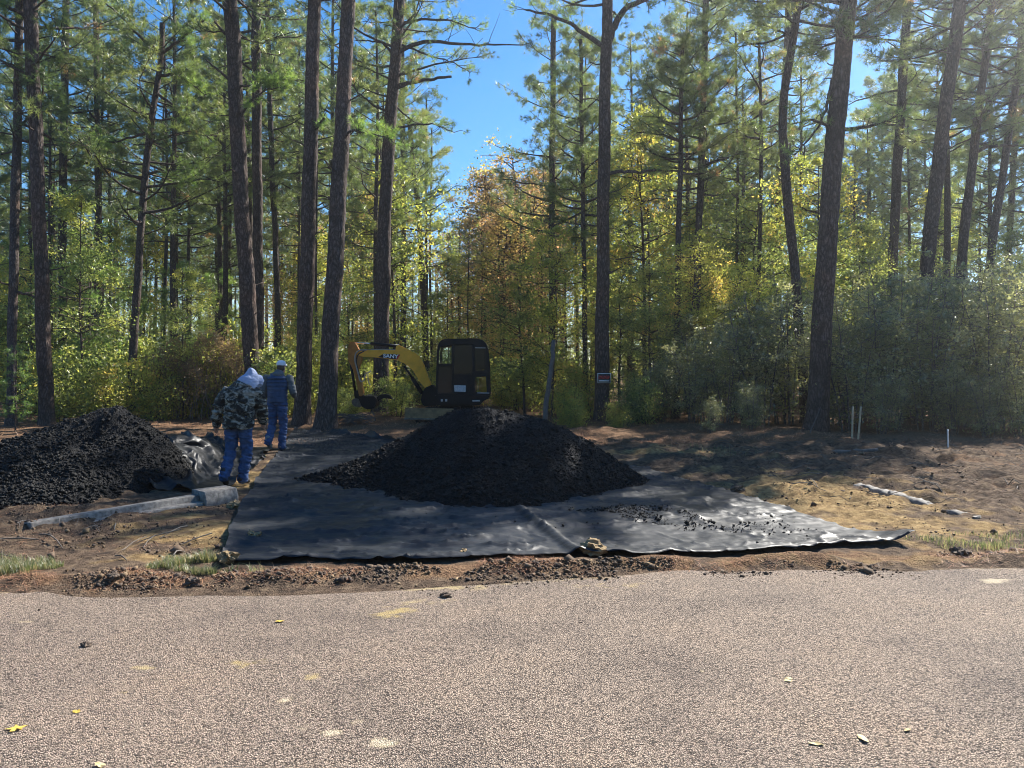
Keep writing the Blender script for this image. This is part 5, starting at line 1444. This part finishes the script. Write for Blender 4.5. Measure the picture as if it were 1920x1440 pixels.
def person(label,loc,rz,sp):
    root=None
    g=Geo()
    # continuous body
    g.add(*ring_loft([(*p,w*0.9,d*0.9) for p,w,d in sp['torso']]))
    for side in ('L','R'):
        limb_(g,sp['arm'+side],[0.052,0.042,0.030]); limb_(g,sp['leg'+side],[0.085,0.058,0.040])
        hand(g,sp['arm'+side][2],np.array(sp['hand'+side][0]),np.array(sp['hand'+side][1]))
        a=np.array(sp['leg'+side][2]); limb_(g,[a,np.array(sp['toe'+side])],[0.036,0.028],6,10)
    hc=np.array(sp['head']); limb_(g,[np.array(sp['torso'][-1][0]),hc],[0.056,0.054],6,12)
    hf=unit(np.array(sp['look'])); 
    blob(g,hc,0.078,0.098,0.118); blob(g,hc+hf*0.098+np.array([0,0,-0.012]),0.014,0.018,0.022)
    blob(g,hc+hf*0.075+np.array([0,0,-0.075]),0.035,0.03,0.03)
    hs=np.cross(hf,np.array([0,0,1.0]))
    for sgn in (-1,1): blob(g,hc+hs*0.078*sgn+np.array([0,0,-0.01]),0.014,0.022,0.032); blob(g,hc+hf*0.088+hs*0.032*sgn+np.array([0,0,0.012]),0.012,0.008,0.009)
    body=fuse('person',g,0.009,None,'skin',2)
    tag(body,label,'person'); body.location=loc; body.rotation_euler=(0,0,rz)
    # trousers
    g=Geo()
    hip=np.array(sp['torso'][0][0])
    g.add(*ring_loft([((hip+np.array([0,0,dz]))[0],(hip+np.array([0,0,dz]))[1],(hip+np.array([0,0,dz]))[2],w,d) for dz,w,d in [(-0.09,0.10,0.085),(-0.05,0.155,0.115),(0.0,0.172,0.125),(0.06,0.168,0.12),(0.12,0.16,0.11),(0.15,0.15,0.10)]]))
    for side in ('L','R'):
        P=[np.array(p,dtype=float) for p in sp['leg'+side]]; d=unit(P[2]-P[1])
        limb_(g,[P[0],P[0]*0.5+P[1]*0.5,P[1],P[1]*0.5+P[2]*0.5,P[2]+d*0.02],[0.102,0.092,0.076,0.074,0.074],18,16)
    fuse('jeans',g,0.010,body,sp['jeans'],1,0.011,3,13)
    for side in ('L','R'):
        g=Geo(); shoe(g,np.array(sp['leg'+side][2])+np.array([0,0,-0.015]),sp['toe'+side]); fuse('shoe',g,0.009,body,sp['shoe'],2)
    return body

# hooded worker, stooping, walking away up the path
D=10.75
sp=dict(torso=[((0,0,0.93),0.165,0.12),((0,0.0,1.02),0.165,0.12),((0.01,0.03,1.14),0.17,0.13),((0.02,0.08,1.27),0.20,0.135),((0.04,0.13,1.36),0.18,0.12),((0.07,0.18,1.41),0.075,0.075)],
 armL=[(-0.19,0.09,1.28),(-0.29,0.02,1.07),(-0.335,0.06,0.86)],armR=[(0.225,0.10,1.265),(0.285,0.12,1.07),(0.285,0.20,0.88)],
 handL=[(-0.1,0.15,-1),(0.3,1,0)],handR=[(-0.1,0.4,-1),(-0.6,1,0)],
 legL=[(-0.09,0.0,0.88),(-0.105,0.02,0.49),(-0.13,-0.18,0.165)],legR=[(0.09,0.0,0.88),(0.105,0.05,0.48),(0.055,0.0,0.10)],
 toeL=(-0.14,-0.09,0.045),toeR=(0.07,0.17,0.045),head=(0.125,0.24,1.475),look=(0.25,0.9,-0.35),jeans='denim',shoe='boot')
x=wx(447,D)
p1=person('stooping worker in camouflage jacket, pale blue hood and jeans walking away',(x,D,max(0,float(gz(x,D)))+0.01),0.0,sp)
g=Geo()
g.add(*ring_loft([(0.0,-0.01,0.80,0.185,0.14),(0.0,-0.01,0.82,0.212,0.155),(0.0,0,0.92,0.212,0.155),(0.005,0.0,1.04,0.205,0.155),(0.012,0.03,1.16,0.215,0.165),(0.02,0.065,1.27,0.235,0.165),(0.03,0.11,1.345,0.205,0.145),(0.055,0.15,1.395,0.12,0.10),(0.075,0.18,1.42,0.06,0.06)]))
for P in (sp['armL'],sp['armR']):
    P=[np.array(p) for p in P]; limb_(g,[P[0]+(P[0]-P[1])*0.05,P[0]*0.5+P[1]*0.5,P[1],P[1]*0.45+P[2]*0.55,P[2]+(P[2]-P[1])*0.02],[0.098,0.092,0.082,0.070,0.060],16,16)
fuse('jacket',g,0.010,p1,'camo',1,0.016,21,10)
# hood: pointed cowl over the head, open to the front
g=Geo()
hc=np.array(sp['head'])
for k,(dx,dy,dz,rw,rd) in enumerate([(0.0,-0.02,0.0,0,0)]): pass
g.add(*ring_loft([(0.045,0.10,1.365,0.145,0.10),(0.07,0.12,1.40,0.15,0.12),(0.10,0.16,1.455,0.135,0.13),(0.115,0.18,1.515,0.108,0.118),(0.118,0.17,1.575,0.072,0.085),(0.11,0.13,1.625,0.03,0.035)]))
limb_(g,[(0.10,0.2,1.45),(0.17,0.29,1.45)],[0.115,0.10],6,14)
fuse('hood',g,0.010,p1,'hoodie',3,0.006,5,10)

# worker with white cap and vest
D=14.8
sp=dict(torso=[((0,0,0.96),0.16,0.115),((0,0.0,1.06),0.155,0.115),((0.0,0.01,1.18),0.165,0.12),((0.0,0.03,1.34),0.195,0.125),((0.0,0.04,1.44),0.17,0.11),((0.02,0.06,1.50),0.07,0.07)],
 armL=[(-0.22,0.03,1.40),(-0.275,0.0,1.14),(-0.17,0.20,1.02)],armR=[(0.22,0.03,1.40),(0.31,-0.02,1.13),(0.27,0.22,1.04)],
 handL=[(0.4,1,-0.2),(0.5,0,1)],handR=[(-0.3,1,-0.1),(-0.4,0,1)],
 legL=[(-0.09,0.0,0.91),(-0.105,0.06,0.50),(-0.125,-0.17,0.20)],legR=[(0.09,0.0,0.91),(0.10,0.05,0.49),(0.085,0.0,0.10)],
 toeL=(-0.12,-0.05,0.07),toeR=(0.10,0.17,0.045),head=(0.045,0.10,1.615),look=(0.35,0.95,-0.1),jeans='denim_dark',shoe='shoe')
x=wx(520,D)
p2=person('worker in white cap, navy vest, grey sleeves and jeans walking beside the pines',(x,D,max(0,float(gz(x,D)))+0.03),0.0,sp)
g=Geo()
for P in (sp['armL'],sp['armR']):
    P=[np.array(p) for p in P]; limb_(g,[P[0],P[0]*0.5+P[1]*0.5,P[1],P[1]*0.45+P[2]*0.55,P[2]],[0.082,0.074,0.066,0.055,0.046],16,16)
g.add(*ring_loft([(0,0.02,1.30,0.20,0.125),(0,0.03,1.42,0.19,0.12),(0.01,0.045,1.49,0.105,0.095),(0.02,0.05,1.53,0.085,0.085),(0.025,0.055,1.55,0.07,0.07)]))
limb_(g,[(-0.07,-0.01,1.47),(0.02,-0.06,1.475),(0.10,0.0,1.47)],[0.045,0.06,0.045],8,12)
fuse('sweater',g,0.011,p2,'sweater',2,0.006,9,10)
g=Geo()
g.add(*ring_loft([(0,0,0.93,0.175,0.13),(0,0,0.95,0.192,0.145),(0,0,1.06,0.187,0.145),(0,0.01,1.18,0.195,0.15),(0,0.02,1.30,0.213,0.15),(0,0.035,1.40,0.20,0.14),(0,0.04,1.46,0.15,0.12),(0.01,0.045,1.485,0.10,0.10)]))
for k in range(7):
    z=0.99+k*0.068
    w=np.interp(z,[0.95,1.06,1.18,1.30,1.42],[0.192,0.187,0.195,0.213,0.195]); g.add(*ring_loft([(0,0.01,z-0.02,w*0.98,0.14),(0,0.01,z,w+0.008,0.158),(0,0.01,z+0.02,w*0.98,0.14)]))
fuse('vest',g,0.010,p2,'vest',2,0.003,4,10)
hc=np.array(sp['head'])
g=Geo(); blob(g,hc+np.array([-0.002,-0.012,0.005]),0.082,0.098,0.112); hr=fuse('hair',g,0.010,p2,'hair',1)
g=Geo()
g.add(*ring_loft([(*(hc+np.array([0,0,0.03])),0.088,0.108),(*(hc+np.array([0,0,0.06])),0.090,0.110),(*(hc+np.array([0,0,0.095])),0.082,0.10),(*(hc+np.array([0,0,0.120])),0.058,0.072),(*(hc+np.array([0,0,0.130])),0.02,0.03)]))
limb_(g,[hc+np.array([0.02,0.09,0.045]),hc+np.array([0.05,0.17,0.035])],[0.03,0.02],6,10)
fuse('cap',g,0.009,p2,'capw',2)
VEIL_DENSITY=0.0012  # added scattering volume that stands in for the lens flare veil
if VEIL_DENSITY:
    bm=bmesh.new(); bmesh.ops.create_cube(bm,size=1.0)
    for v in bm.verts: v.co=Vector((v.co.x*700,v.co.y*560+150,(v.co.z+0.5)*34-1.2))
    me=bpy.data.meshes.new('veil'); bm.to_mesh(me); bm.free()
    m,nt,N,L=mat('veil_air'); N.remove(N['Principled BSDF'])
    pv=N.new('ShaderNodeVolumePrincipled'); pv.inputs['Density'].default_value=VEIL_DENSITY; pv.inputs['Color'].default_value=(0.95,0.96,1.0,1); pv.inputs['Anisotropy'].default_value=0.8
    L.new(pv.outputs[0],N['Material Output'].inputs['Volume'])
    o=link('veil',me,mat=m); o['kind']='stuff'; o['label']='thin haze added over the woods in place of lens flare'
    S.cycles.volume_bounces=0
print('objects',len(bpy.data.objects),'tris',sum(len(m.loop_triangles) if False else sum(1 for _ in [0])*0+len(m.polygons) for m in bpy.data.meshes))
